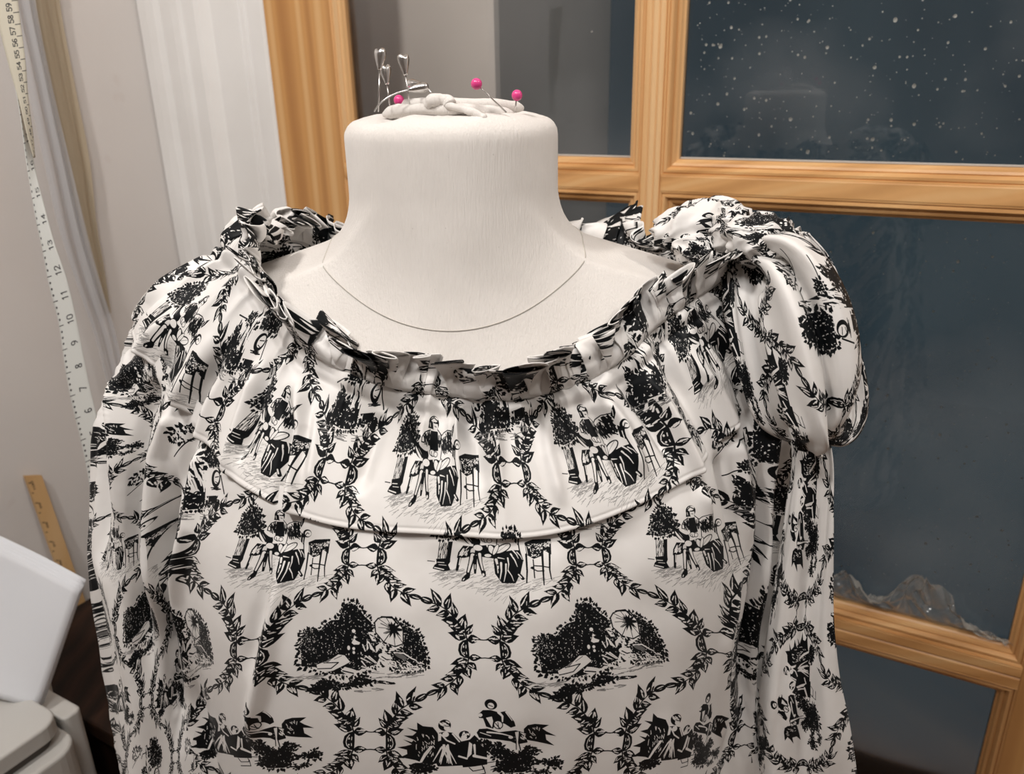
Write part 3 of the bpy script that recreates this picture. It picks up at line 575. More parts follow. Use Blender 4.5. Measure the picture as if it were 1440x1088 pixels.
ang = np.arctan2(S0[..., 1]+.0, np.abs(S0[..., 0])-.21)
sl_f = .0065*(1-1.8*np.abs(vnoise(ang*3.1+S0[..., 2]*3, S0[..., 2]*5+np.sign(S0[..., 0])*7, 31)))+.0026*vnoise(ang*8, S0[..., 2]*9, 32)
D2 += body_f*(1-side)+sl_f*side*np.clip((-.13-S0[..., 2])/.05, 0.15, 1)
for pts, w, a in [
    # (line in the photograph, half width, height)
    ([(418, 520), (428, 600), (414, 700), (408, 770)], .0045, .0065), ([(402, 540), (412, 610), (400, 690), (396, 760)], .0040, -.0050),
    ([(404, 750), (388, 850), (370, 940), (352, 1050)], .0055, .0055), ([(385, 760), (365, 860), (345, 960)], .0060, -.0030),
    ([(332, 470), (285, 560), (262, 650), (255, 720)], .0040, -.0070), ([(345, 480), (305, 570), (283, 650), (272, 740), (262, 860)], .0045, .0055),
    ([(300, 420), (228, 462), (180, 540), (172, 650), (178, 800)], .0045, .0060), ([(300, 440), (238, 500), (198, 580), (192, 700), (198, 860), (206, 1000)], .0055, -.0100),
    ([(285, 400), (205, 432), (155, 500), (150, 640), (160, 820)], .0050, -.0060), ([(320, 455), (262, 540), (222, 640), (215, 760), (222, 900)], .0055, .0070),
    ([(370, 500), (345, 590), (318, 690)], .0040, .0045), ([(385, 500), (362, 580), (338, 660)], .0035, -.0050), ([(452, 560), (446, 640), (440, 700)], .0035, .0035),
    ([(250, 640), (238, 760), (243, 900), (252, 1080)], .0050, -.0140), ([(270, 700), (262, 840), (272, 1000)], .0070, .0050),
    ([(545, 570), (520, 640), (500, 700)], .0050, -.0040), ([(560, 565), (590, 600), (600, 640)], .0040, .0030), ([(642, 575), (668, 620), (676, 690)], .0040, -.0030), ([(690, 575), (696, 640), (690, 720)], .0040, .0030),
    ([(760, 560), (770, 640), (790, 720)], .0040, .0030), ([(812, 555), (850, 620), (880, 690)], .0040, -.0040), ([(830, 545), (872, 600), (905, 680)], .0040, .0045), ([(860, 520), (910, 590), (950, 660)], .0038, -.0055),
    ([(880, 505), (930, 580), (972, 660), (1000, 760)], .0042, .0060), ([(905, 480), (965, 560), (1010, 650), (1030, 780)], .0045, -.0055), ([(930, 470), (1000, 540), (1040, 640), (1050, 780)], .0050, .0050),
    ([(960, 450), (1020, 500), (1060, 600)], .0045, -.0060), ([(985, 440), (1040, 490), (1078, 590), (1080, 760), (1070, 900)], .0050, .0050), ([(1068, 600), (1066, 760), (1052, 900), (1044, 1080)], .0045, -.0130),
    ([(1092, 600), (1098, 760), (1088, 950), (1080, 1080)], .0080, -.0200), ([(1040, 780), (1020, 900), (1012, 1060)], .0070, .0040),
    ([(560, 800), (575, 920), (585, 1060)], .0120, .0018), ([(760, 800), (752, 930), (745, 1060)], .0140, .0020), ([(905, 790), (925, 920), (930, 1060)], .0130, -.0020)]:
    tgt = np.zeros_like(D2); stroke(pts, w, a*1.3, tgt); D2 += tgt; D1 += tgt*np.where(SLEN < .02, SLEN/.02, 1)
# ---- hem of the yoke, as a distance from the neckline for every column
HEM = [(165, 425), (190, 455), (215, 525), (248, 560), (300, 632), (371, 698), (415, 722), (470, 738), (560, 750), (640, 756), (700, 757), (765, 752), (850, 728), (905, 706), (952, 682), (1012, 625), (1060, 556), (1095, 490)]
hp, hs = [], []
for q in HEM:
    i, j = look(*q); hp.append(PHI[i]); hs.append(SLEN[i, j])
hp += [pi*.5, pi*.25, pi*.75]; hs += [.085]*3
o = np.argsort(hp); HS = np.interp(PHI, np.array(hp)[o], np.array(hs)[o], period=2*pi); HS = np.convolve(np.r_[HS[-20:], HS, HS[:20]], np.ones(41)/41, 'valid')
# ---- print on the yoke
ua, up, us = [], [], []
for u, q in [(-2.5, (190, 400)), (-2, (240, 468)), (-1.5, (305, 575)), (-1, (368, 612)), (-.5, (474, 668)), (0, (598, 668)), (.5, (720, 668)), (1, (836, 650)), (1.5, (950, 606)), (2, (992, 495)), (2.5, (1050, 430))]:
    i, j = look(*q); ua.append(PHI[i]); up.append(u); us.append(SLEN[i, j])
o = np.argsort(ua); ua, up, us = np.array(ua)[o], np.array(up)[o], np.array(us)[o]
sl = .5/((ua[-1]-ua[0])/(len(ua)-1)) if False else 6.0/2.2
ph2 = np.r_[ua[0]-1.2, ua, ua[-1]+1.2]; sg = 1 if up[-1] > up[0] else -1
UY = np.interp((PHI-pi*.5) % (2*pi)+pi*.5, ph2, np.r_[up[0]-sg*1.2*1.6, up, up[-1]+sg*1.2*1.6])
_pp = (PHI-pi*.5) % (2*pi)+pi*.5; UY = np.where(_pp < ph2[0], UY[0]*0+(up[0]-sg*1.2*1.6)-sg*(ph2[0]-_pp)*1.6, UY); UY = np.where(_pp > ph2[-1], (up[-1]+sg*1.2*1.6)+sg*(_pp-ph2[-1])*1.6, UY)
k = np.ones(25)/25; UYs = np.convolve(np.r_[UY[:12][::-1]*0+UY[0], UY, UY[-12:]*0+UY[-1]], k, 'valid')
USC = np.interp((PHI-pi*.5) % (2*pi)+pi*.5, ph2, np.r_[us[0], us, us[-1]])
# ---- print on the body
BA = [((-1.85, -.20), (243, 700)), ((-1.80, .45), (240, 900)), ((-.5, 0), (509, 784)), ((.5, 0), (830, 784)), ((-1.44, 0), (254, 768)), ((1.44, 0), (1062, 745)), ((0, .45), (681, 915)), ((-1, .45), (346, 920)), ((1, .45), (1016, 905)), ((-.5, .9), (522, 1043)), ((.5, .9), (858, 1046)),
      ((-1.44, .9), (252, 1036)), ((1.44, .9), (1034, 1040)), ((-1.5, -.45), (285, 645)), ((1.5, -.45), (1048, 640)), ((0, -.42), (672, 668)), ((-1, -.44), (395, 668)), ((1, -.43), (955, 665)), ((-1.5, .45), (262, 905)), ((.5, .45), (855, 912)), ((-.5, .45), (515, 914)), ((0, .0), (670, 783)), ((-1, 0), (372, 782)), ((1, 0), (965, 778))]
UVB = TPS([look3(*q) for _, q in BA], [u for u, _ in BA])
SLA = [((.5, -.99), (205, 600)), ((-.25, -.99), (133, 600)), ((.95, -.95), (238, 600)), ((-.3, 0), (146, 770)), ((0, 0), (167, 770)), ((.95, 0), (236, 770)), ((-.25, .9), (160, 985)), ((.05, .9), (182, 985)), ((.95, .9), (240, 985)), ((.2, -1.5), (160, 500)), ((.7, -1.45), (215, 520))]
UVL = TPS([look3(*q) for _, q in SLA], [u for u, _ in SLA])
SRA = [((1.6, -.45), (1080, 640)), ((2.0, -.45), (1120, 640)), ((2.4, -.45), (1160, 640)), ((1.6, .45), (1075, 880)), ((2.0, .45), (1115, 880)), ((2.4, .45), (1160, 880)), ((1.6, -1.1), (1080, 480)), ((2.3, -1.1), (1140, 500)), ((1.6, .9), (1070, 1040)), ((2.3, .9), (1150, 1040))]
UVR = TPS([look3(*q) for _, q in SRA], [u for u, _ in SRA])

blouse = empty('blouse', tuple(ORG+np.array([0, 0, -.6])))
tag(blouse, 'black and white toile print satin blouse with ruffled neckline and shoulder tie', 'blouse')
# ---- yoke
NJ = 120; jv = np.linspace(0, 1, NJ)
SY = np.zeros((NPHI, NJ, 3)); UVY = np.zeros((NPHI, NJ, 2)); offs = .0032+D1
SD = S0+N0*offs[..., None]
for i in range(NPHI):
    s = jv*HS[i]; s[-1] = HS[i]-.0003
    for c in range(3): SY[i, :, c] = np.interp(s, SLEN[i], SD[i, :, c])
    UVY[i, :, 0] = UYs[i]; UVY[i, :, 1] = (s-USC[i])/PER
NY = normals(SY)
SY -= NY*(np.exp(-((jv-.955)/.006)**2)*.0005)[None, :, None]          # stitching
SY[:, -1] -= NY[:, -1]*.0026; SY[:, -2] -= NY[:, -2]*.0004
# fold back and forth of the print where cloth is gathered
UVY[..., 0] += .035*vnoise(_nl[:, None]*90, jv[None]*3, 77)*np.exp(-jv[None]*HS[:, None]/.03)
br = 6                                              # column where the print is not continuous: the back
Vy = (SY+ORG).reshape(-1, 3); fy = grid_faces(NPHI, NJ, True)
seam = int(np.argmin(np.abs(PHI-pi*.5)))
fi = fy.reshape(NPHI, NJ-1, 4); keep = np.ones(NPHI, bool); keep[seam] = False
Vy2 = np.vstack([Vy, Vy.reshape(NPHI, NJ, 3)[(seam+1) % NPHI]]); uv2 = np.vstack([UVY.reshape(-1, 2), UVY[seam]+[.01, 0]])
ex = fi[seam].copy(); base = NPHI*NJ; jj = np.arange(NJ-1); ex[:, 2] = base+jj+1; ex[:, 3] = base+jj
me = mesh_np('yoke', Vy2, np.vstack([fi[keep].reshape(-1, 4), ex]), uv2); yoke = link('yoke', me, TOILE, blouse)
# ---- body and two sleeves
k2 = np.clip((SLEN-HS[:, None]-.001)/.016, 0, 1); k2 = k2*k2*(3-2*k2)
SB = S0+N0*(D2*k2)[..., None]
xs = np.interp(S0[..., 2], [-.40, -.24, -.16, -.10], [.199, .197, .178, .13])
cls = np.where(S0[..., 0] < -xs, 1, np.where(S0[..., 0] > xs, 2, 0)); low = SLEN > HS[:, None]-.012
F = grid_faces(NPHI, NTT, True); Fc = cls.ravel()[F]; keepf = low.ravel()[F].all(1); major = np.where((Fc == 1).sum(1) >= 2, 1, np.where((Fc == 2).sum(1) >= 2, 2, 0))
for nm, c, uvf in (('body', 0, UVB), ('sleeve', 1, UVL), ('sleeve', 2, UVR)):
    f = F[keepf & (major == c)]; used, inv = np.unique(f.ravel(), return_inverse=True); P = SB.reshape(-1, 3)[used]
    me = mesh_np(nm, P+ORG, inv.reshape(-1, 4), uvf(S0.reshape(-1, 3)[used])); link(nm, me, TOILE, blouse)
# ---- ruffle round the neckline
def ruffle(name, base, Nn, Up, length, h, seed, waves, lean, amp, uvv, closed=True, nv=14):
    n = len(base); m = int(n*7); t = np.linspace(0, n, m, endpoint=not closed) if closed else np.linspace(0, n-1, m)
    i = np.floor(t).astype(int) % n; i2 = (i+1) % n; f = (t-np.floor(t))[:, None]
    B = base[i]*(1-f)+base[i2]*f; Q = Nn[i]*(1-f)+Nn[i2]*f; U = Up[i]*(1-f)+Up[i2]*f; hh = np.interp(t, np.arange(n+1), np.r_[h, h[0]])
    L = np.r_[0, np.cumsum(np.linalg.norm(np.diff(B, axis=0), axis=1))]; T = np.gradient(B, axis=0); T /= np.linalg.norm(T, axis=1)[:, None]+1e-9
    ph = 2*pi*L/waves+2.6*vnoise(L*70, L*0, seed)+1.2*vnoise(L*160, L*0, seed+1); am = amp*(.55+.6*np.abs(vnoise(L*42, L*0, seed+2)))
    v = np.linspace(0, 1, nv); P = np.zeros((m, nv, 3)); hn = hh*(1+.22*vnoise(L*55, L*0, seed+3))
    for j, q in enumerate(v):
        big = .5*vnoise(L*30, L*0+q*.7, seed+5); ln = lean+1.9*big+.45*vnoise(L*75, L*0+q*1.5, seed+6); rise = hn*(q-.18*q*q)
        P[:, j] = B+U*(rise*(1-.32*np.clip(np.abs(ln), 0, 1.3)))[:, None]+Q*(ln*hn*q**1.5+am*(q**.8)*np.sin(ph)+.0012*q*np.sin(ph*2.7))[:, None]+T*(am*1.0*q*np.sin(2*ph+.8))[:, None]
        P[:, j] += Q*(.0022*np.sin(pi*min(q*2.2, 1)))+U*(.0016*q*np.cos(ph*1.9))[:, None]
    uv = np.stack([np.repeat((L*1.75/PER+2*amp*np.sin(ph)*0)[:, None], nv, 1)+uvv[0], uvv[1]+np.repeat((v*.030/PER)[None], m, 0)+0*P[..., 0]], -1)
    return P, uv
rb = int(0); base = (S0+N0*(.0045+.35*D1)[..., None])[:, 5]+ORG; Upv = S0[:, 0]-S0[:, 12]; Upv /= np.linalg.norm(Upv, axis=1)[:, None]
Upv = Upv*.72+np.array([0, 0, .55]); Upv /= np.linalg.norm(Upv, axis=1)[:, None]; Nn = N0[:, 3]
Nn = Nn-Upv*(Nn*Upv).sum(1)[:, None]; Nn /= np.linalg.norm(Nn, axis=1)[:, None]
Hh = .0315+.005*vnoise(_nl*9, _nl*0, 51); lf = np.exp(-((PHI-pi*1.02)/.28)**2); rt_ = np.exp(-(((PHI+pi) % (2*pi)-pi+.05)/.35)**2); Hh = Hh+.010*lf-.006*rt_; Hh *= np.where(np.sin(PHI) > .1, .85, 1)
P, uv = ruffle('r', base, Nn, Upv, None, Hh, 60, .0150, .22, .0098, (.13, -.70))
n_, v_ = P.shape[:2]
_ti = np.linspace(0, NPHI, n_, endpoint=False); _uu = np.where(UYs < 99, UYs, 0); uv[..., 0] = np.interp(_ti, np.arange(NPHI), _uu)[:, None]; uv[..., 1] = -.36-np.linspace(0, 1, v_)[None]*.24
me = mesh_np('neck_ruffle', P.reshape(-1, 3), grid_faces(n_, v_, True), uv.reshape(-1, 2)); ruf = link('neck_ruffle', me, TOILE, blouse)
sm = ruf.modifiers.new('thickness', 'SOLIDIFY'); sm.thickness = .0005; sm.offset = 0
# inner casing of the ruffle, folded in towards the form
Pi = np.zeros((NPHI, 6, 3)); 
for j, q in enumerate(np.linspace(0, 1, 6)): Pi[:, j] = base-Nn*(.004*q)+Upv*(.004*sin(pi*q))-Upv*(.010*q)-Nn*.0
me = mesh_np('neck_facing', Pi.reshape(-1, 3), grid_faces(NPHI, 6, True), np.stack([np.repeat((_nl/PER)[:, None], 6, 1), np.repeat(np.linspace(.5, .6, 6)[None], NPHI, 0)], -1).reshape(-1, 2)); link('neck_facing', me, TOILE, blouse)

def spline(P, n):
    P = np.array(P, float); m = len(P)-1; t = np.linspace(0, m-1e-6, n); i = t.astype(int); f = (t-i)[:, None]; Q = np.vstack([2*P[0]-P[1], P, 2*P[-1]-P[-2]])
    p0, p1, p2, p3 = Q[i], Q[i+1], Q[i+2], Q[i+3]; return .5*(2*p1+(p2-p0)*f+(2*p0-5*p1+4*p2-p3)*f**2+(3*p1-p0-3*p2+p3)*f**3)
def ribbon(name, keys, uv0, n=200, nw=34, folds=.004, curl=.35, seed=1, ulen=1.0, ridges=()):
    """cloth band: keys (px, py, Y, width, twist deg); twist turns the width away from the picture plane"""
    K = np.array([[*at(x, y, Y), w, tw] for x, y, Y, w, tw in keys]); C = spline(K, n); c = C[:, :3]; w = C[:, 3]; tw = np.radians(C[:, 4])
    T = np.gradient(c, axis=0); T /= np.linalg.norm(T, axis=1)[:, None]; vd = c-CAM; vd /= np.linalg.norm(vd, axis=1)[:, None]
    A = np.cross(T, vd); A /= np.linalg.norm(A, axis=1)[:, None]; Bn = np.cross(A, T); sgn = np.sign((Bn*vd).sum(1))[:, None]; Bn = -Bn*sgn      # towards the camera
    Wd = A*np.cos(tw)[:, None]+Bn*np.sin(tw)[:, None]; Nd = Bn*np.cos(tw)[:, None]-A*np.sin(tw)[:, None]
    L = np.r_[0, np.cumsum(np.linalg.norm(np.diff(c, axis=0), axis=1))]; q = np.linspace(-1, 1, nw); P = np.zeros((n, nw, 3))
    for j, x in enumerate(q):
        d = -curl*w/2*(abs(x)**2.4)+folds*vnoise(x*2.6+L*7, L*9+seed, seed)+folds*.5*vnoise(x*6+L*12, L*14, seed+9)
        for (x0, ww, aa) in ridges: d = d+aa*np.exp(-((x-x0-.12*np.sin(L*20))/ww)**2)
        P[:, j] = c+Wd*(w/2*x*(1-.12*abs(x)**3*curl))[:, None]+Nd*d[:, None]
    uv = np.stack([uv0[0]+ulen*np.repeat(L[:, None]/PER, nw, 1), uv0[1]+np.repeat((q*.045/PER)[None], n, 0)], -1)
    me = mesh_np(name, P.reshape(-1, 3), grid_faces(n, nw), uv.reshape(-1, 2)); o = link(name, me, TOILE, blouse)
    s_ = o.modifiers.new('thickness', 'SOLIDIFY'); s_.thickness = .0007; s_.offset = 0; return o
# the tail of the tie hanging over the sleeve, the big loop, the knot
ribbon('tie_tail', [(1118, 560, .438, .024, 35), (1139, 640, .430, .026, 25), (1136, 720, .426, .031, 18), (1130, 800, .424, .036, 12), (1126, 870, .422, .041, 8), (1124, 950, .420, .050, 6), (1128, 1030, .418, .062, 4), (1132, 1130, .418, .074, 2), (1140, 1260, .42, .082, 0)], (-.58, .90), folds=.0035, curl=.30, seed=3, ridges=((-.55, .22, .005), (.1, .2, -.003)))
ribbon('tie_loop', [(1062, 352, .455, .022, 10), (1100, 372, .432, .040, 0), (1132, 430, .418, .050, -6), (1152, 505, .410, .052, -10), (1163, 570, .408, .046, -20), (1160, 606, .412, .034, -55), (1148, 618, .424, .026, -95)], (.1, 1.25), folds=.0045, curl=.45, seed=6, ridges=((-.45, .25, .006), (.02, .12, -.014), (.5, .25, .006)))
ribbon('tie_loop', [(1052, 356, .470, .026, -20), (1060, 420, .452, .034, -25), (1078, 500, .440, .036, -25), (1098, 570, .434, .034, -15), (1122, 604, .432, .028, 20), (1150, 616, .428, .026, 70), (1185, 612, .432, .024, 60), (1192, 570, .446, .030, 20), (1172, 480, .455, .030, 10), (1140, 390, .458, .030, 0), (1110, 345, .462, .026, 0)], (.55, 1.25), folds=.004, curl=.4, seed=9, ridges=((.3, .2, .004),))
def crumple(name, x, y, Y, r, seed, amp, uv0, rot=0, parent=None, sq=1.0):
    """bunched cloth: a squashed ball thrown into folds"""
    n, m = 96, 60; th = np.linspace(0, 2*pi, n, endpoint=False)[:, None]; ph = np.linspace(.06, pi-.06, m)[None]
    X = np.cos(th)*np.sin(ph); Y_ = np.sin(th)*np.sin(ph); Z = np.cos(ph)+0*th; c_, s_ = cos(rot), sin(rot)
    w_ = X*1.1+.5*vnoise(Z*1.5+seed, Y_*1.5, seed); d = 1-amp*.55*np.abs(np.sin(w_*4.5+seed+1.2*vnoise(Z*2, X*2, seed+2)))-amp*.08*np.abs(np.sin(w_*11+2.5*vnoise(Z*2+3, X*3, seed+4)))+amp*.2*vnoise(Z*2.4, X*2.4+Y_, seed+5)
    a = (X*r[0]*d)*c_-(Z*r[2]*d)*s_; b = (X*r[0]*d)*s_+(Z*r[2]*d)*c_; e = Y_*r[1]*d
    C0 = at(x, y, Y); P = C0+a[..., None]*CR+b[..., None]*CU-e[..., None]*CF
    f = grid_faces(n, m, True); uv = np.stack([uv0[0]+.6*np.abs(((th/pi)-1))+0*ph, uv0[1]+ph*.25+0*th], -1)
    o = link(name, mesh_np(name, P.reshape(-1, 3), f, uv.reshape(-1, 2)), TOILE, parent or blouse); return o
crumple('tie_knot', 1075, 340, .460, (.026, .020, .017), 4, .26, (.1, .2), -.25)
crumple('tie_knot', 1030, 325, .475, (.016, .016, .017), 8, .30, (.4, .6), .4)
crumple('gathered_puff', 985, 318, .492, (.034, .018, .018), 12, .24, (.7, .35), .2)
crumple('gathered_puff', 1108, 360, .470, (.015, .014, .020), 17, .24, (.9, .0), -.5)
crumple('gathered_puff', 992, 352, .480, (.022, .013, .013), 19, .28, (.2, 1.1), -.15)
# ---------------------------------------------------------------- the window wall: pine glazed door, casing, wall
E1 = np.array([-.873, .487, 0.]); E1 /= np.linalg.norm(E1); EN = np.array([-.487, -.873, 0.]); EN /= np.linalg.norm(EN); W0 = np.array([.17, .95, 0.]); EZ = np.array([0, 0, 1.])
def wp(s, z, n=0.): return W0+E1*s+EN*n+EZ*z         # s: to the left along the door, n: towards the room
PINE_V = wood('pine_vertical', (.56, .29, .11), (.76, .45, .20), (.82, .54, .28), (0, 0, radians(-29)), .34, 1.0, .3)
PINE_S = wood('pine_stile', (.43, .185, .050), (.60, .30, .095), (.74, .45, .20), (0, 0, radians(-29)), .34, 1.2, 1.7)
PINE_H = wood('pine_horizontal', (.56, .28, .10), (.72, .39, .155), (.78, .47, .21), (0, radians(90), radians(-29)), .32, .9, .9)
door = empty('door_1', tuple(wp(0, 0))); tag(door, 'varnished pine glazed door with moulded glazing beads and wet panes', 'door', kind='structure')
FZ0, FZ1 = -.02, 2.06
def bar(name, s0, s1, z0, z1, n0, n1, mat, bev=.002):
    bm = bm_new(); add_hexa(bm, [wp(s0, z0, n0), wp(s1, z0, n0), wp(s1, z0, n1), wp(s0, z0, n1), wp(s0, z1, n0), wp(s1, z1, n0), wp(s1, z1, n1), wp(s0, z1, n1)])
    return bm_obj(name, bm, mat, door, False, bev)
ROWS = [(.06, .785), (.8490, 1.3165), (1.3685, 1.90)]; COLS = [(-.4405, -.0285), (.0300, .4350)]      # glass openings
BW = .017                                            # width of a glazing bead
def fluted(name, s0, s1, z0, z1, mat, vertical, nf=3):
    """flat bar with shallow flutes along it"""
    n_f = 13*nf+1; q = np.linspace(0, 1, n_f); dep = .0135-.0016*np.abs(np.sin(q*pi*nf))**.35*0; prof = []
    w = (s1-s0) if vertical else (z1-z0)
    for x in q:
        f = (x*nf) % 1; g = min(f, 1-f)*w/nf; prof.append((x*w, .0135-.0020*np.exp(-(g/.0011)**2)*(0 if x in (0, 1) else 1)))
    prof += [(w, -.022), (0, -.022)]; bm = bm_new()
    if vertical: add_prism(bm, prof, wp(s0, z0), wp(s0, z1), E1, EN)
    else: add_prism(bm, prof, wp(s0, z0), wp(s1, z0), EZ, EN)
    return bm_obj(name, bm, mat, door)
fluted('mullion', COLS[0][1]+BW, COLS[1][0]-BW, FZ0, FZ1, PINE_V, True, 3)
bar('stile', COLS[1][1]+BW, .5685, FZ0, FZ1, -.022, .013, PINE_S); bar('stile', -.565, COLS[0][0]-BW, FZ0, FZ1, -.022, .013, PINE_S)
for c0, c1 in COLS:
    l0, l1 = c0-BW, c1+BW
    bar('rail', l0, l1, ROWS[1][1]+BW, ROWS[2][0]-BW, -.022, .0125, PINE_H, .0012)
    fluted('rail', l0, l1, ROWS[0][1]+BW, ROWS[1][0]-BW, PINE_H, False, 2)
    bar('rail', l0, l1, FZ0, ROWS[0][0]-BW, -.022, .0125, PINE_H); bar('rail', l0, l1, ROWS[2][1]+BW, FZ1, -.022, .0125, PINE_H)
BEAD = [(0, -.010), (BW+.0002, -.010), (BW+.0002, .0118), (BW-.0014, .0118), (BW-.0022, .0098), (BW-.0034, .0110), (BW-.0062, .0112), (BW-.0084, .0080), (BW-.0094, .0058), (BW-.0106, .0066), (BW-.0132, .0052), (BW-.0150, .0020), (0, .0004)]
def glazing(c0, c1, r0, r1):
    # profile x runs from the glass (0) outwards; ends mitred
    for A, B, X, m in ((wp(c0, r0), wp(c1, r0), -EZ, PINE_H), (wp(c1, r1), wp(c0, r1), EZ, PINE_H), (wp(c1, r0), wp(c1, r1), E1, PINE_V), (wp(c0, r1), wp(c0, r0), -E1, PINE_V)):
        bm = bm_new(); add_prism(bm, BEAD, A, B, X, EN, -1, -1); bm_obj('glazing_bead', bm, m, door)
for c0, c1 in COLS:
    for r0, r1 in ROWS: glazing(c0, c1, r0, r1)
# glass: thin, with a film of dirt and breath, and rain on the far side
gm = bpy.data.materials.new('window_glass'); gm.use_nodes = True; t = gm.node_tree; t.nodes.clear()
N = t.nodes.new; out = N('ShaderNodeOutputMaterial'); tr = N('ShaderNodeBsdfTransparent'); gl = N('ShaderNodeBsdfGlossy'); df = N('ShaderNodeBsdfDiffuse'); m1 = N('ShaderNodeMixShader'); m2 = N('ShaderNodeMixShader'); fr = N('ShaderNodeFresnel'); tcn = N('ShaderNodeTexCoord')
gl.inputs['Roughness'].default_value = .03; fr.inputs[0].default_value = 1.5; df.inputs[0].default_value = (.55, .56, .57, 1)
n1 = N('ShaderNodeTexNoise'); n1.inputs['Scale'].default_value = 3.; n1.inputs['Detail'].default_value = 4; r1_ = N('ShaderNodeMapRange'); r1_.inputs[1].default_value = .52; r1_.inputs[2].default_value = .80; r1_.inputs[3].default_value = .008; r1_.inputs[4].default_value = .16
n2 = N('ShaderNodeTexNoise'); n2.inputs['Scale'].default_value = 380.; n2.inputs['Detail'].default_value = 1; r2_ = N('ShaderNodeMapRange'); r2_.inputs[1].default_value = .72; r2_.inputs[2].default_value = .78; r2_.inputs[4].default_value = .04; ad = N('ShaderNodeMath')
L = t.links.new; L(tcn.outputs['Object'], n1.inputs[0]); L(tcn.outputs['Object'], n2.inputs[0]); L(n1.outputs[0], r1_.inputs[0]); L(n2.outputs[0], r2_.inputs[0]); L(r1_.outputs[0], ad.inputs[0]); L(r2_.outputs[0], ad.inputs[1])
L(fr.outputs[0], m1.inputs[0]); L(tr.outputs[0], m1.inputs[1]); L(gl.outputs[0], m1.inputs[2]); L(ad.outputs[0], m2.inputs[0]); L(m1.outputs[0], m2.inputs[1]); L(df.outputs[0], m2.inputs[2]); L(m2.outputs[0], out.inputs[0])
for c0, c1 in COLS:
    for r0, r1 in ROWS:
        bm = bm_new(); add_hexa(bm, [wp(c0-.006, r0-.006, -.0095), wp(c1+.006, r0-.006, -.0095), wp(c1+.006, r0-.006, -.0060), wp(c0-.006, r0-.006, -.0060), wp(c0-.006, r1+.006, -.0095), wp(c1+.006, r1+.006, -.0095), wp(c1+.006, r1+.006, -.0060), wp(c0-.006, r1+.006, -.0060)])
        bm_obj('glass_pane', bm, gm, door)
# grey sealing strip along the top edge of the rails under the glass
SEAL = NT('sealant', color=(.52, .50, .47), rough=.6).m
for c0, c1 in COLS: bar('seal', c0, c1, ROWS[2][0]+.0002, ROWS[2][0]+.0022, -.0058, -.0038, SEAL, .0004)
# rain on the outside of the panes
DROP = NT('raindrop', color=(.80, .79, .72), rough=.10, spec=1.0); DROP.b.inputs['Transmission Weight'].default_value = .35; DROP.b.inputs['IOR'].default_value = 1.33
def drops(name, spec, label, parent=None):
    bm = bm_new()
    for s, z, r in spec:
        c = wp(s, z, -.0097); k = 5 if r < .0009 else 8; el = 1+.25*random.random()
        rings = [[bm.verts.new(Vector(c+(E1*cos(a)+EZ*sin(a)*el)*r*q-EN*r*h)) for a in np.linspace(0, 2*pi, k, endpoint=False)] for q, h in ((1, 0), (.85, .45), (.45, .72))]
        top = bm.verts.new(Vector(c-EN*r*.8))
        for a, b in zip(rings[:-1], rings[1:]):
            for i in range(k): bm.faces.new([a[i], a[(i+1) % k], b[(i+1) % k], b[i]])
        for i in range(k): bm.faces.new([rings[-1][i], rings[-1][(i+1) % k], top])
    o = bm_obj(name, bm, DROP.m, parent, True); return o
rr = np.random.RandomState(3); sp = []
for c, (r0, r1), nn, sc in ((COLS[0], ROWS[2], 1500, .85), (COLS[0], ROWS[1], 900, .7), (COLS[1], ROWS[2], 60, .6), (COLS[1], ROWS[1], 60, .5)):
    for k in range(nn): sp.append((rr.uniform(c[0]+.004, c[1]-.004), rr.uniform(r0+.004, r1-.004), sc*(.00035+.0016*rr.rand()**6+.0007*rr.rand()**2)))
rd = drops('raindrops', sp, ''); tag(rd, 'small raindrops scattered over the dark outside of the window panes', 'rain', kind='stuff')
# ---- walls, casing, floor, ceiling
PLA = NT('grey_paint'); v = PLA.coord('Object'); a_ = PLA.noise(v, 3.0, 3); b_ = PLA.noise(v, 60, 4, .6)
PLA.set('color', PLA.mix(PLA.ramp(PLA.noise(v, 26, 2), [(.70, (0, 0, 0)), (.78, (.10, .10, .10))]), PLA.ramp(a_, [(.3, (.66, .63, .61)), (.7, (.71, .68, .66))]), (.45, .33, .29))); PLA.set('rough', .75); PLA.bump(b_, .0006, .5)
WHT = NT('white_gloss'); v = WHT.coord('Object'); WHT.set('color', WHT.ramp(WHT.noise(v, 9, 3), [(.3, (.80, .785, .765)), (.7, (.86, .85, .835))])); WHT.set('rough', .32)
def struct_box(name, P8, mat, label, cat='wall', bev=0):
    bm = bm_new(); add_hexa(bm, P8); o = bm_obj(name, bm, mat, None, False, bev); return tag(o, label, cat, kind='structure')
def wbox(s0, s1, z0, z1, n0, n1): return [wp(s0, z0, n0), wp(s1, z0, n0), wp(s1, z0, n1), wp(s0, z0, n1), wp(s0, z1, n0), wp(s1, z1, n0), wp(s1, z1, n1), wp(s0, z1, n1)]
CS = .790                                            # the corner of the room, at the outer edge of the casing
struct_box('wall_left', wbox(CS, CS+.12, -.02, 2.5, -.12, 3.2), PLA.m, 'grey painted wall beside the white casing with the tape measure against it')
struct_box('wall_back', wbox(.5685, CS, -.02, 2.5, -.12, -.002), PLA.m, 'strip of wall behind the white door casing')
struct_box('wall_front', wbox(-1.9, -.567, -.02, 2.5, -.12, .0), PLA.m, 'grey wall to the right of the pine door')
struct_box('wall_top', wbox(-.567, .5685, 2.061, 2.5, -.12, .0), PLA.m, 'grey wall above the pine door')
struct_box('wall_right', wbox(-1.9, -1.78, -.02, 2.5, 0, 3.2), PLA.m, 'grey wall across the room from the tape measure')
struct_box('wall_rear', wbox(-1.9, CS+.12, -.02, 2.5, 3.2, 3.32), PLA.m, 'grey wall behind the camera')
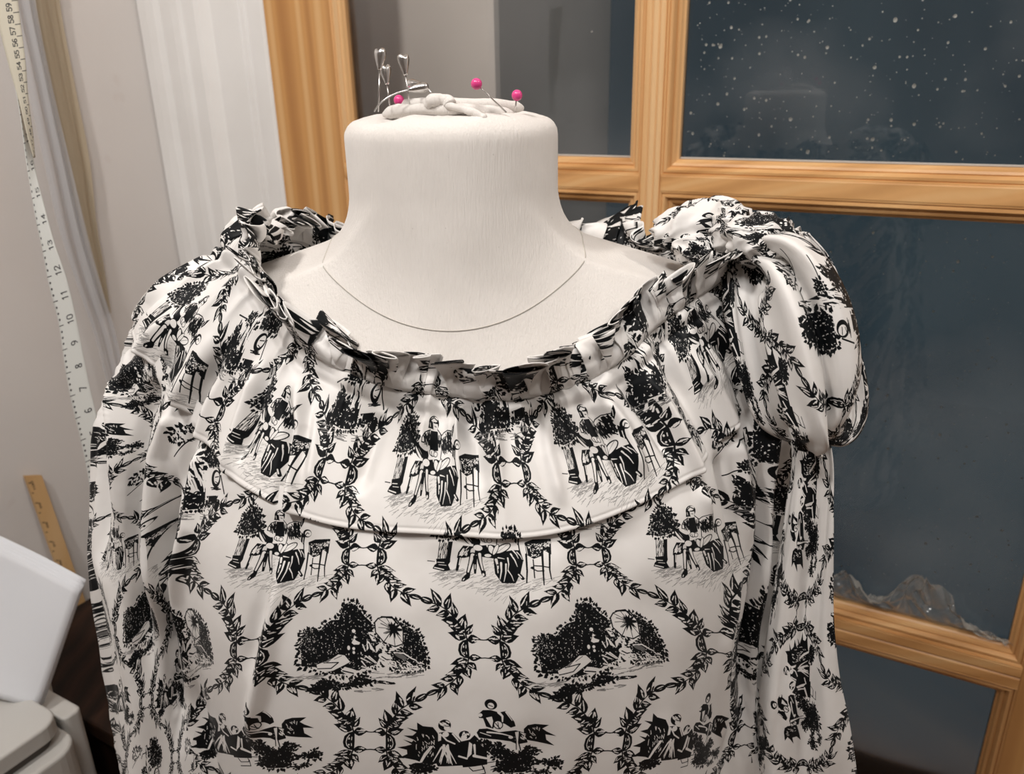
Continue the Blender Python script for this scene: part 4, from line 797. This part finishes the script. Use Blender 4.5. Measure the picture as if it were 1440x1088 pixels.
FLO = wood('floor_boards_wood', (.16, .085, .04), (.22, .12, .06), (.28, .16, .08), (0, radians(90), 0), .45, 1)
struct_box('floor', wbox(-1.9, CS+.12, -.08, -.02, -.12, 3.32), FLO, 'brown wooden floor', 'floor')
struct_box('ceiling', wbox(-1.9, CS+.12, 2.5, 2.56, -.12, 3.32), WHT.m, 'white ceiling', 'ceiling')
# casing profile: s against n
cp = [(.5690, -.004), (.5690, .010), (.5760, .0125), (.6000, .0130), (.6015, .0105), (.6040, .0105), (.6060, .0135), (.6120, .0140), (.6140, .0110), (.6170, .0140), (.6680, .0165), (.6760, .0300), (.6820, .0340), (.7000, .0350), (.7030, .0320), (.7070, .0330), (.7110, .0380), (.7230, .0400), (.7400, .0400), (.7430, .0360), (.7480, .0360), (.7560, .0430), (.7700, .0450), (.7860, .0450), (.7900, .0400), (.7900, -.004)]
bm = bm_new(); add_prism(bm, cp, wp(0, -.02), wp(0, 2.2), E1, EN); cas = bm_obj('trim_1', bm, WHT.m); tag(cas, 'glossy white moulded door casing between the grey wall and the pine door', 'casing', kind='structure')
# outside, beyond the glass: a grey-brown rendered return of the outer wall, at left
OUT = NT('outside_render'); v = OUT.coord('Object'); OUT.set('color', OUT.ramp(OUT.noise(v, 6, 3), [(.3, (.74, .68, .62)), (.7, (.80, .74, .68))])); OUT.set('rough', .8)
# grey-brown rendered return of the outer wall seen through the left pane
struct_box('wall_outside', wbox(.300, 1.4, -.02, 2.5, -.60, -.16), OUT.m, 'grey-brown rendered wall outside, seen through the left pane', 'wall', .012)
# ---------------------------------------------------------------- pins in the top of the neck
STEEL = NT('steel', color=(.62, .61, .60), metal=1.0, rough=.24).m; PINK = NT('pink_bead', color=(.72, .06, .25), rough=.22).m
def lathe(prof, n=20):
    bm = bm_new(); rings = []
    for r, z in prof: rings.append([bm.verts.new((r*cos(a), r*sin(a), z)) for a in np.linspace(0, 2*pi, n, endpoint=False)] if r > 1e-6 else [bm.verts.new((0, 0, z))])
    for a, b in zip(rings[:-1], rings[1:]):
        for i in range(n):
            q = [a[i % len(a)], a[(i+1) % len(a)], b[(i+1) % len(b)], b[i % len(b)]]; u = []
            [u.append(x) for x in q if x not in u]; bm.faces.new(u)
    return bm
def pin(head_px, tip_px, Yh, Yt, kind, label, mid=None):
    h = at(*head_px, Yh); tp = at(*tip_px, Yt); root = empty('pin', tuple(tp)); cat = 'pin'
    tag(root, label, cat, 'pins in the neck of the dress form')
    pts = [tp]+([at(*mid)] if mid else [])+[h]
    if mid:
        a, b, c = pts; t = np.linspace(0, 1, 16)[:, None]; pts = a*(1-t)**2+b*2*t*(1-t)+c*t*t
    bm = tube(pts, .00042, 8); bm_obj('shaft', bm, STEEL, root, True)
    d = (np.array(h)-np.array(pts[-2])); d /= np.linalg.norm(d); R = Vector(d).to_track_quat('Z', 'Y').to_matrix()
    if kind == 'drop':
        bm = lathe([(0, -.0012), (.0011, -.0010), (.0013, .0), (.0019, .0018), (.0030, .0048), (.0035, .0072), (.0032, .0090), (.0022, .0100), (.0008, .0097), (0, .0090)]); sc = 1.0
        for v_ in bm.verts:
            if v_.co.z > .004: v_.co.z -= .0016*math.exp(-(v_.co.x/.0009)**2)*(v_.co.z-.004)/.006; v_.co.y *= .8
        mat = STEEL; nm = 'head'
    else:
        bm = bm_new(); bmesh.ops.create_uvsphere(bm, u_segments=20, v_segments=14, radius=.0030); mat = PINK; nm = 'bead'
    for v_ in bm.verts: v_.co = R@v_.co+Vector(h)
    bm_obj(nm, bm, mat, root, True); return root
pin((534, 95), (532, 157), .466, .462, 'drop', 'tallest steel pin with teardrop head, at the left end of the neck top')
pin((544, 116), (548, 148), .485, .482, 'drop', 'steel teardrop pin standing behind the tallest pin')
pin((570, 103), (576, 147), .468, .466, 'drop', 'steel teardrop pin upright between the tallest pin and the tilted one')
pin((577, 126), (526, 157), .462, .460, 'drop', 'tilted steel pin with a long bent shaft lying over the neck top', (540, 132, .460))
pin((592, 120), (612, 138), .474, .466, 'drop', 'bent steel pin whose tip enters the drawstring knot', (602, 121, .47))
pin((670, 118), (712, 158), .452, .458, 'bead', 'pink bead pin leaning left out of the neck top')
pin((727, 134), (724, 156), .470, .470, 'bead', 'small upright pink bead pin at the right of the neck top')
pin((561, 141), (562, 153), .480, .480, 'bead', 'pink bead pin sunk low between the steel pins')
# ---------------------------------------------------------------- tape measure
class Strip(Ink):
    def __init__(s, w, h): global TW, TH; s.W, s.Hh = w, h; s.a = np.zeros((h, w), np.float32); s.r = np.random.RandomState(1); s.f = lambda p: np.asarray(p, float); s.k = 1.
    def _put(s, x0, y0, m, v):
        h, w = m.shape; a, b = max(x0, 0), min(x0+w, s.W); c, d = max(y0, 0), min(y0+h, s.Hh)
        if a < b and c < d: mm = m[c-y0:d-y0, a-x0:b-x0]; s.a[c:d, a:b] = s.a[c:d, a:b]*(1-mm)+v*mm
GL = {'0': [[(1, 0), (3, 0), (4, 1.5), (4, 5.5), (3, 7), (1, 7), (0, 5.5), (0, 1.5), (1, 0)]], '1': [[(.8, 1.2), (2.2, 0), (2.2, 7)]], '2': [[(0, 1.5), (1, 0), (3, 0), (4, 1.5), (3.6, 3), (0, 7), (4, 7)]], '3': [[(0, .8), (2, 0), (4, 1.5), (3, 3.2), (1.6, 3.3), (3.2, 3.6), (4, 5.3), (3, 7), (1, 7), (0, 6)]],
      '4': [[(3, 7), (3, 0), (0, 5), (4.3, 5)]], '5': [[(4, 0), (.5, 0), (.3, 3), (2.5, 2.6), (4, 4), (4, 5.6), (2.8, 7), (.8, 7), (0, 6)]], '6': [[(3.7, .6), (2.3, 0), (.6, 1.6), (0, 4.5), (1, 7), (3, 7), (4, 5.4), (3, 3.5), (1, 3.5), (0, 4.8)]], '7': [[(0, 0), (4, 0), (1.4, 7)]],
      '8': [[(2, 3.3), (.4, 2.2), (.6, .6), (2, 0), (3.4, .6), (3.6, 2.2), (2, 3.3), (.2, 4.8), (.4, 6.4), (2, 7), (3.6, 6.4), (3.8, 4.8), (2, 3.3)]], '9': [[(4, 2.6), (3, 3.8), (1, 3.8), (0, 2), (1, 0), (3, 0), (4, 1.6), (3.8, 4.6), (1.6, 7)]]}
def digits(I, txt, cx, cy, sz, w, rot):
    r = radians(rot); n = len(txt); x0 = -(n*5.4-1.4)/2
    for k, ch in enumerate(txt):
        for st in GL[ch]: I.line([(cx+((x0+k*5.4+x)*cos(r)-(y-3.5)*sin(r))*sz, cy+((x0+k*5.4+x)*sin(r)+(y-3.5)*cos(r))*sz) for x, y in st], w)
def strip_image(name, w, h, fn):
    I = Strip(w, h); fn(I); im = bpy.data.images.new(name, w, h, alpha=False); im.colorspace_settings.name = 'Non-Color'; px = np.ones((h, w, 4), np.float32); px[..., :3] = I.a[::-1, :, None]; im.pixels.foreach_set(px.ravel()); im.update(); im.pack(); return im
def strip_mat(name, im, base, rough=.45):
    m = NT(name); u = m.n('ShaderNodeUVMap'); u.uv_map = 'UVMap'; t = m.n('ShaderNodeTexImage', {'Vector': u.outputs[0]}, image=im, extension='CLIP')
    m.set('color', m.mix(t.outputs['Color'], base, (.03, .03, .035))); m.set('rough', rough); return m.m
INCH = 110                                            # pixels of one inch along the tape; 20 px per 4 mm across
def inch_face(I, first=24, n=32):
    for k in range(n):
        y = 40+k*INCH
        if first-k > 0: digits(I, str(first-k), 62, y, 4.2, 5, -90)
        for q in range(4): I.ell((9, y+q*INCH/4+14), 4.5, 5.5) if q else I.line([(0, y+14), (22, y+14)], 4)
def cm_face(I, first=66, n=46):
    for k in range(n):
        y = 30+k*43; digits(I, str(first-k), 55, y, 2.9, 4, -90); I.line([(70, y+21), (92, y+21)], 3.2)
im1 = strip_image('inch_print', 92, 3600, inch_face); im2 = strip_image('centimetre_print', 92, 2000, cm_face)
TAPE_W = strip_mat('white_tape', im1, (.66, .67, .64)); TAPE_C = strip_mat('cream_tape', im2, (.60, .56, .46))
tape = empty('tape_measure', tuple(at(20, -40, .70))); tag(tape, 'long narrow tape measure with black numbers hanging in front of the left wall', 'tape measure')
def strap(name, keys, mat, parent, vlen, n=120, th=.0005):
    """flat strap given by its left and right edge pixels and depth"""
    Lp = spline([at(a[0], a[1], a[4]) for a in keys], n); Rp = spline([at(a[2], a[3], a[5]) for a in keys], n); q = np.linspace(0, 1, 7)
    P = Lp[:, None]*(1-q[None, :, None])+Rp[:, None]*q[None, :, None]; c = P[:, 3]; L = np.r_[0, np.cumsum(np.linalg.norm(np.diff(c, axis=0), axis=1))]
    uv = np.stack([np.repeat(q[None], n, 0), 1-np.repeat((L/vlen)[:, None], 7, 1)], -1)
    o = link(name, mesh_np(name, P.reshape(-1, 3), grid_faces(n, 7), uv.reshape(-1, 2)), mat, parent); s_ = o.modifiers.new('thickness', 'SOLIDIFY'); s_.thickness = th; return o
# left x, left y, right x, right y, depth of left and right edge
strap('inch_side', [(-22, -120, -14, -122, .70, .712), (-4, -10, 2, -12, .70, .711), (14, 90, 19, 88, .70, .711), (26, 150, 31, 148, .70, .710), (37, 230, 47, 226, .70, .706), (49, 300, 64, 295, .70, .702), (60, 352, 78, 345, .70, .700), (69, 400, 94, 392, .70, .70), (83, 455, 107, 446, .70, .70), (91, 512, 118, 502, .70, .70), (101, 566, 129, 555, .70, .70), (119, 642, 147, 630, .70, .70), (134, 730, 162, 716, .70, .70), (148, 810, 176, 798, .70, .70)], TAPE_W, tape, .736)
strap('centimetre_side', [(-22, -120, 12, -126, .700, .70), (-12, -40, 20, -44, .700, .70), (-5, 20, 27, 16, .70, .70), (12, 90, 36, 86, .70, .70), (26, 140, 40, 138, .70, .703), (38, 190, 46, 188, .70, .705), (47, 222, 49, 221, .70, .702)], TAPE_C, tape, .40, 60)
# ---------------------------------------------------------------- sheer cloth against the wall, and a strip coloured as its shadow
def wall_t(x, y, off=.01):
    d = (x-720)/FOC*CR-(y-544)/FOC*CU+CF; p0 = wp(CS-off, 0); return ((p0-CAM)@E1)/(d@E1)*d[1]
SHE = NT('sheer_cloth', color=(.50, .50, .52), rough=.7); SHE.b.inputs['Alpha'].default_value = .55
BEI = NT('beige_shadow', color=(.40, .33, .235), rough=.8)  # painted shade: beige strip for the shadow beside the sheer cloth
def hang(name, keys, mat, parent, nf, amp, off=.02, n=80, nw=40):
    Lp = spline([at(a[0], a[1], wall_t(a[0], a[1], off)) for a in keys], n); Rp = spline([at(a[2], a[3], wall_t(a[2], a[3], off)) for a in keys], n); q = np.linspace(0, 1, nw); y = np.linspace(0, 1, n)
    P = Lp[:, None]*(1-q[None, :, None])+Rp[:, None]*q[None, :, None]; P = P-E1*(amp*np.sin(q*nf*2*pi+.8*vnoise(q[None]*3, y[:, None]*3, 5)*2)+amp*.6*vnoise(q[None]*9, y[:, None]*4, 3))[..., None]
    return link(name, mesh_np(name, P.reshape(-1, 3), grid_faces(n, nw)), mat, parent)
cloth = empty('hanging_cloth', tuple(at(60, -30, wall_t(60, -30, .02)))); tag(cloth, 'narrow sheer grey cloth hanging against the left wall with its shadow painted as a beige strip', 'cloth')
hang('sheer_panel', [(10, -80, 44, -80), (18, 0, 50, 0), (38, 110, 72, 110), (62, 220, 96, 220), (84, 320, 118, 320), (108, 400, 140, 400), (132, 470, 162, 470), (150, 540, 176, 540)], SHE.m, cloth, 2, .003, .03)
hang('shadow_band', [(40, -80, 78, -80), (47, 0, 84, 0), (68, 110, 104, 110), (92, 220, 124, 220), (112, 310, 134, 310), (130, 380, 146, 380), (146, 440, 156, 440)], BEI.m, cloth, 1, .002, .012)
# ---------------------------------------------------------------- wooden ruler leaning on the wall
def plane_z(x, y, z0):
    d = (x-720)/FOC*CR-(y-544)/FOC*CU+CF; return CAM+d*((z0-CAM[2])/d[2])
def ruler_face(I):
    for k in range(60):
        y = 20+k*28; I.line([(0, y), (16 if k % 2 == 0 else 10, y)], 3)
        if k % 2 == 0: digits(I, str(100-k//2), 24, y+8, 1.6, 2.4, -90)
im3 = strip_image('ruler_print', 92, 1700, ruler_face)
RUL = wood('ruler_wood', (.50, .29, .12), (.62, .39, .18), (.68, .45, .23), (0, 0, 0), .5, 1); RULF = RUL.copy(); RULF.name = 'ruler_face_wood'
nt = RULF.node_tree; b_ = nt.nodes['Principled BSDF']; src = b_.inputs['Base Color'].links[0].from_socket; um = nt.nodes.new('ShaderNodeUVMap'); um.uv_map = 'UVMap'; ti = nt.nodes.new('ShaderNodeTexImage'); ti.image = im3; ti.extension = 'CLIP'; mx = nt.nodes.new('ShaderNodeMix'); mx.data_type = 'RGBA'; nt.links.new(um.outputs[0], ti.inputs[0]); nt.links.new(ti.outputs[0], mx.inputs[0]); nt.links.new(src, mx.inputs[6]); mx.inputs[7].default_value = (.05, .035, .02, 1); nt.links.new(mx.outputs[2], b_.inputs['Base Color'])
tA = at(36, 669, wall_t(36, 669, .0)-.010); tB = at(59, 668, wall_t(59, 668, .0)-.010); dA = tB-tA
best = None
for yq in np.linspace(.80, 1.3, 200):              # a metre rule: foot on the floor, leaning so that it passes behind the paper
    q_ = at(141, 965, yq); d_ = q_-tA; k_ = (-.0195-tA[2])/d_[2]; e_q = abs((tA+d_*k_-W0)@E1-.705)
    if best is None or e_q < best[0]: best = (e_q, tA+d_*k_)
bA = best[1]; bB = bA+dA; ax = (bA-tA)/np.linalg.norm(bA-tA); nn_ = np.cross(dA, ax); nn_ /= np.linalg.norm(nn_); nn_ = nn_*np.sign(nn_@(tA-CAM))
rul = empty('ruler', tuple(bA)); tag(rul, 'wooden ruler leaning against the grey wall behind the white printer', 'ruler')
bm = bm_new(); add_hexa(bm, [tA, tB, tB+nn_*.0065, tA+nn_*.0065, bA, bB, bB+nn_*.0065, bA+nn_*.0065]); bm_obj('strip', bm, RUL, rul, False, .0006)
f0 = -nn_*.0002; link('printed_scale', mesh_np('printed_scale', [tA+f0, bA+f0, bA+f0+dA*.97, tA+f0+dA*.97], [[0, 1, 2, 3]], np.array([[0, 1], [0, 0], [1, 0], [1, 1]])), RULF, rul, False)
# ---------------------------------------------------------------- dark cabinet by the wall
CZ = .790
DKW = wood('dark_wood', (.010, .005, .003), (.020, .009, .005), (.03, .013, .007), (0, 0, 0), .65, 1)
DKW.node_tree.nodes['Principled BSDF'].inputs['Specular IOR Level'].default_value = .15
cab = empty('cabinet', tuple(wp(.48, -.02, .3))); tag(cab, 'dark brown wooden cabinet low in the corner between the printer and the sleeve', 'cabinet')
def cbox(name, s0, s1, z0, z1, n0, n1, bev=.003, par=None):
    bm = bm_new(); add_hexa(bm, wbox(s0, s1, z0, z1, n0, n1)); return bm_obj(name, bm, DKW, par or cab, False, bev)
cbox('carcass', .31, .660, -.0195, CZ-.022, .06, .52); cbox('cabinet_top', .30, .668, CZ-.0215, CZ, .05, .53)
for z0, z1 in ((.03, CZ*.42), (CZ*.45, CZ-.045)):
    bm = bm_new(); add_hexa(bm, wbox(.297, .3095, z0, z1, .08, .50)); dd = bm_obj('drawer', bm, DKW, cab, False, .002)
# ---------------------------------------------------------------- printer with paper in its rear tray
PW = NT('white_plastic', color=(.52, .51, .485), rough=.5).m; PD = NT('shadow_gap_plastic', color=(.10, .09, .08), rough=.7).m; PPR = NT('paper', color=(.80, .82, .86), rough=.85).m
ZP = .860; Bc = plane_z(88, 1006, ZP); Ab = plane_z(-10, 950, ZP); Cb = plane_z(0, 1078, ZP)
u1 = Ab-Bc; u1 /= np.linalg.norm(u1); u2 = Cb-Bc; u2 -= u1*(u2@u1); u2 /= np.linalg.norm(u2)
prn = empty('printer', tuple(Bc-np.array([0, 0, .16]))); tag(prn, 'white printer with rounded corners at the lower left of the blouse', 'printer')
def rslab(name, o0, a0, a1, b0, b1, z0, z1, r, mat, bev=.003):
    """slab in the printer's own axes (u1, u2) with round corners"""
    pts = []
    for cx_, cy_, s_ in ((a0+r, b0+r, pi), (a1-r, b0+r, 1.5*pi), (a1-r, b1-r, 0), (a0+r, b1-r, .5*pi)):
        for k in range(7): t_ = s_+k*pi/12; pts.append((cx_+r*cos(t_), cy_+r*sin(t_)))
    bm = bm_new(); lo = [bm.verts.new(Vector(Bc+u1*x+u2*y+EZ*z0)) for x, y in pts]; hi = [bm.verts.new(Vector(Bc+u1*x+u2*y+EZ*z1)) for x, y in pts]; n = len(pts)
    for i in range(n): bm.faces.new([lo[i], lo[(i+1) % n], hi[(i+1) % n], hi[i]])
    bm.faces.new(lo[::-1]); bm.faces.new(hi); o = bm_obj(name, bm, mat, prn, False); bv = o.modifiers.new('round', 'BEVEL'); bv.width = bev; bv.segments = 3; bv.limit_method = 'ANGLE'; bv.angle_limit = radians(40); return o
rslab('scanner_lid', 0, .0, .25, .0, .30, -.020, .0, .022, PW); rslab('gap_band', 0, .006, .245, .006, .29, -.030, -.020, .02, PD, .0005)
rslab('body', 0, -.014, .26, -.006, .305, -.150, -.030, .026, PW, .004); rslab('raised_panel', 0, .09, .24, .075, .21, 0, .006, .02, PW, .002); rslab('rear_housing', 0, .020, .25, -.030, -.008, -.150, -.022, .008, PW, .003)
dsk = empty('desk', tuple(Bc-np.array([0, 0, ZP+.02]))); tag(dsk, 'dark wooden desk under the white printer', 'desk')
def dslab(name, a0, a1, b0, b1, z0, z1):
    bm = bm_new(); c = lambda a, b, z: Bc+u1*a+u2*b+EZ*z; add_hexa(bm, [c(a0, b0, z0), c(a1, b0, z0), c(a1, b1, z0), c(a0, b1, z0), c(a0, b0, z1), c(a1, b0, z1), c(a1, b1, z1), c(a0, b1, z1)]); bm_obj(name, bm, DKW, dsk, False, .002)
dslab('desk_top', -.02, .27, -.05, .33, -.175, -.151)
for a_0, b_0 in ((-.01, -.04), (.225, -.04), (-.01, .285), (.225, .285)): dslab('leg', a_0, a_0+.035, b_0, b_0+.035, -ZP-.0195, -.175)
# rear support and sheets of paper: a tilted plane rising behind the lid
def rear(name, pxs, mat, parent, off=0, th=.0012, cv=.010):
    tl, tr_, br_, bl = [at(*q) for q in pxs]; n1_, n2_ = 24, 20; u = np.linspace(0, 1, n1_)[:, None, None]; v = np.linspace(0, 1, n2_)[None, :, None]
    P = (tl*(1-u)+tr_*u)*(1-v)+(bl*(1-u)+br_*u)*v; nrm = np.cross(tr_-tl, bl-tl); nrm /= np.linalg.norm(nrm); nrm *= np.sign(nrm@(tl-CAM)); P = P+nrm*(off+cv*np.sin(pi*u**2)*(1-v)+.012*(u**6)*(1-v*.4))
    o = link(name, mesh_np(name, P.reshape(-1, 3), grid_faces(n1_, n2_)), mat, parent); s_ = o.modifiers.new('thickness', 'SOLIDIFY'); s_.thickness = th; s_.offset = 0; return o
stack = empty('paper_stack', tuple(at(60, 980, .66))); tag(stack, 'thick white sheets of paper standing up in the rear of the printer', 'paper')
for k in range(5):
    j = (-.5, .8, 2.2, .4, 2.6)[k]; rear('sheet', [(-160+j*2, 692-k*1.6, .700), (106+j, 836-k*2.6, .690), (50+j*.5, 1000, .660), (-160, 930, .66)], PPR, stack, k*.0022, .0007)
rear('paper_support', [(-150, 900, .715), (60, 962, .71), (80, 1045, .672), (-150, 985, .68)], PW, prn, .012, .004, 0)
# ---------------------------------------------------------------- crumpled film inside the lower right pane
FM = bpy.data.materials.new('clear_film'); FM.use_nodes = True; t = FM.node_tree; t.nodes.clear(); N = t.nodes.new; out = N('ShaderNodeOutputMaterial'); tr = N('ShaderNodeBsdfTransparent'); gl = N('ShaderNodeBsdfGlossy'); df = N('ShaderNodeBsdfDiffuse'); a1 = N('ShaderNodeMixShader'); a2 = N('ShaderNodeMixShader'); lw_ = N('ShaderNodeLayerWeight')
gl.inputs['Roughness'].default_value = .16; df.inputs[0].default_value = (.7, .66, .58, 1); lw_.inputs[0].default_value = .5; mr = N('ShaderNodeMapRange'); mr.inputs[3].default_value = .10; mr.inputs[4].default_value = .95
L = t.links.new; L(lw_.outputs['Facing'], mr.inputs[0]); a1.inputs[0].default_value = .45; L(df.outputs[0], a1.inputs[1]); L(gl.outputs[0], a1.inputs[2]); L(mr.outputs[0], a2.inputs[0]); L(tr.outputs[0], a2.inputs[1]); L(a1.outputs[0], a2.inputs[2]); L(a2.outputs[0], out.inputs[0])
topp = np.array([(-.235, .888), (-.255, .893), (-.275, .892), (-.29, .876), (-.305, .872), (-.318, .892), (-.333, .915), (-.348, .912), (-.365, .893), (-.385, .880), (-.405, .866), (-.425, .856), (-.437, .851)])
n1_, n2_ = 260, 60; u = np.linspace(0, len(topp)-1.001, n1_); s_ = np.interp(u, np.arange(len(topp)), topp[:, 0]); z_ = np.interp(u, np.arange(len(topp)), topp[:, 1]); z_ = np.convolve(np.r_[[z_[0]]*6, z_, [z_[-1]]*6], np.ones(13)/13, 'valid')
v = np.linspace(0, 1, n2_)[None]; S_ = s_[:, None]+.010*vnoise(u[:, None]*1.1, v*2.2, 4)*v; Z_ = .8495+(z_[:, None]-.8495)*v+.004*vnoise(u[:, None]*2, v*3, 8)*v
Nn_ = .020*np.abs(vnoise(u[:, None]*1.3+v*1.4, v*2.5+u[:, None]*.6, 3))*v**.5+.008*np.abs(vnoise(u[:, None]*3.1-v*2, v*4, 6))*v+.0008+.006*np.exp(-((v-.96)/.05)**2)*np.abs(vnoise(u[:, None]*2, v*0, 2))
P = W0+S_[..., None]*E1+Z_[..., None]*EZ+(Nn_-.0055)[..., None]*EN
fl = link('plastic_film', mesh_np('plastic_film', P.reshape(-1, 3), grid_faces(n1_, n2_)), FM); tag(fl, 'crumpled clear plastic film lying along the pine rail against the glass', 'film')
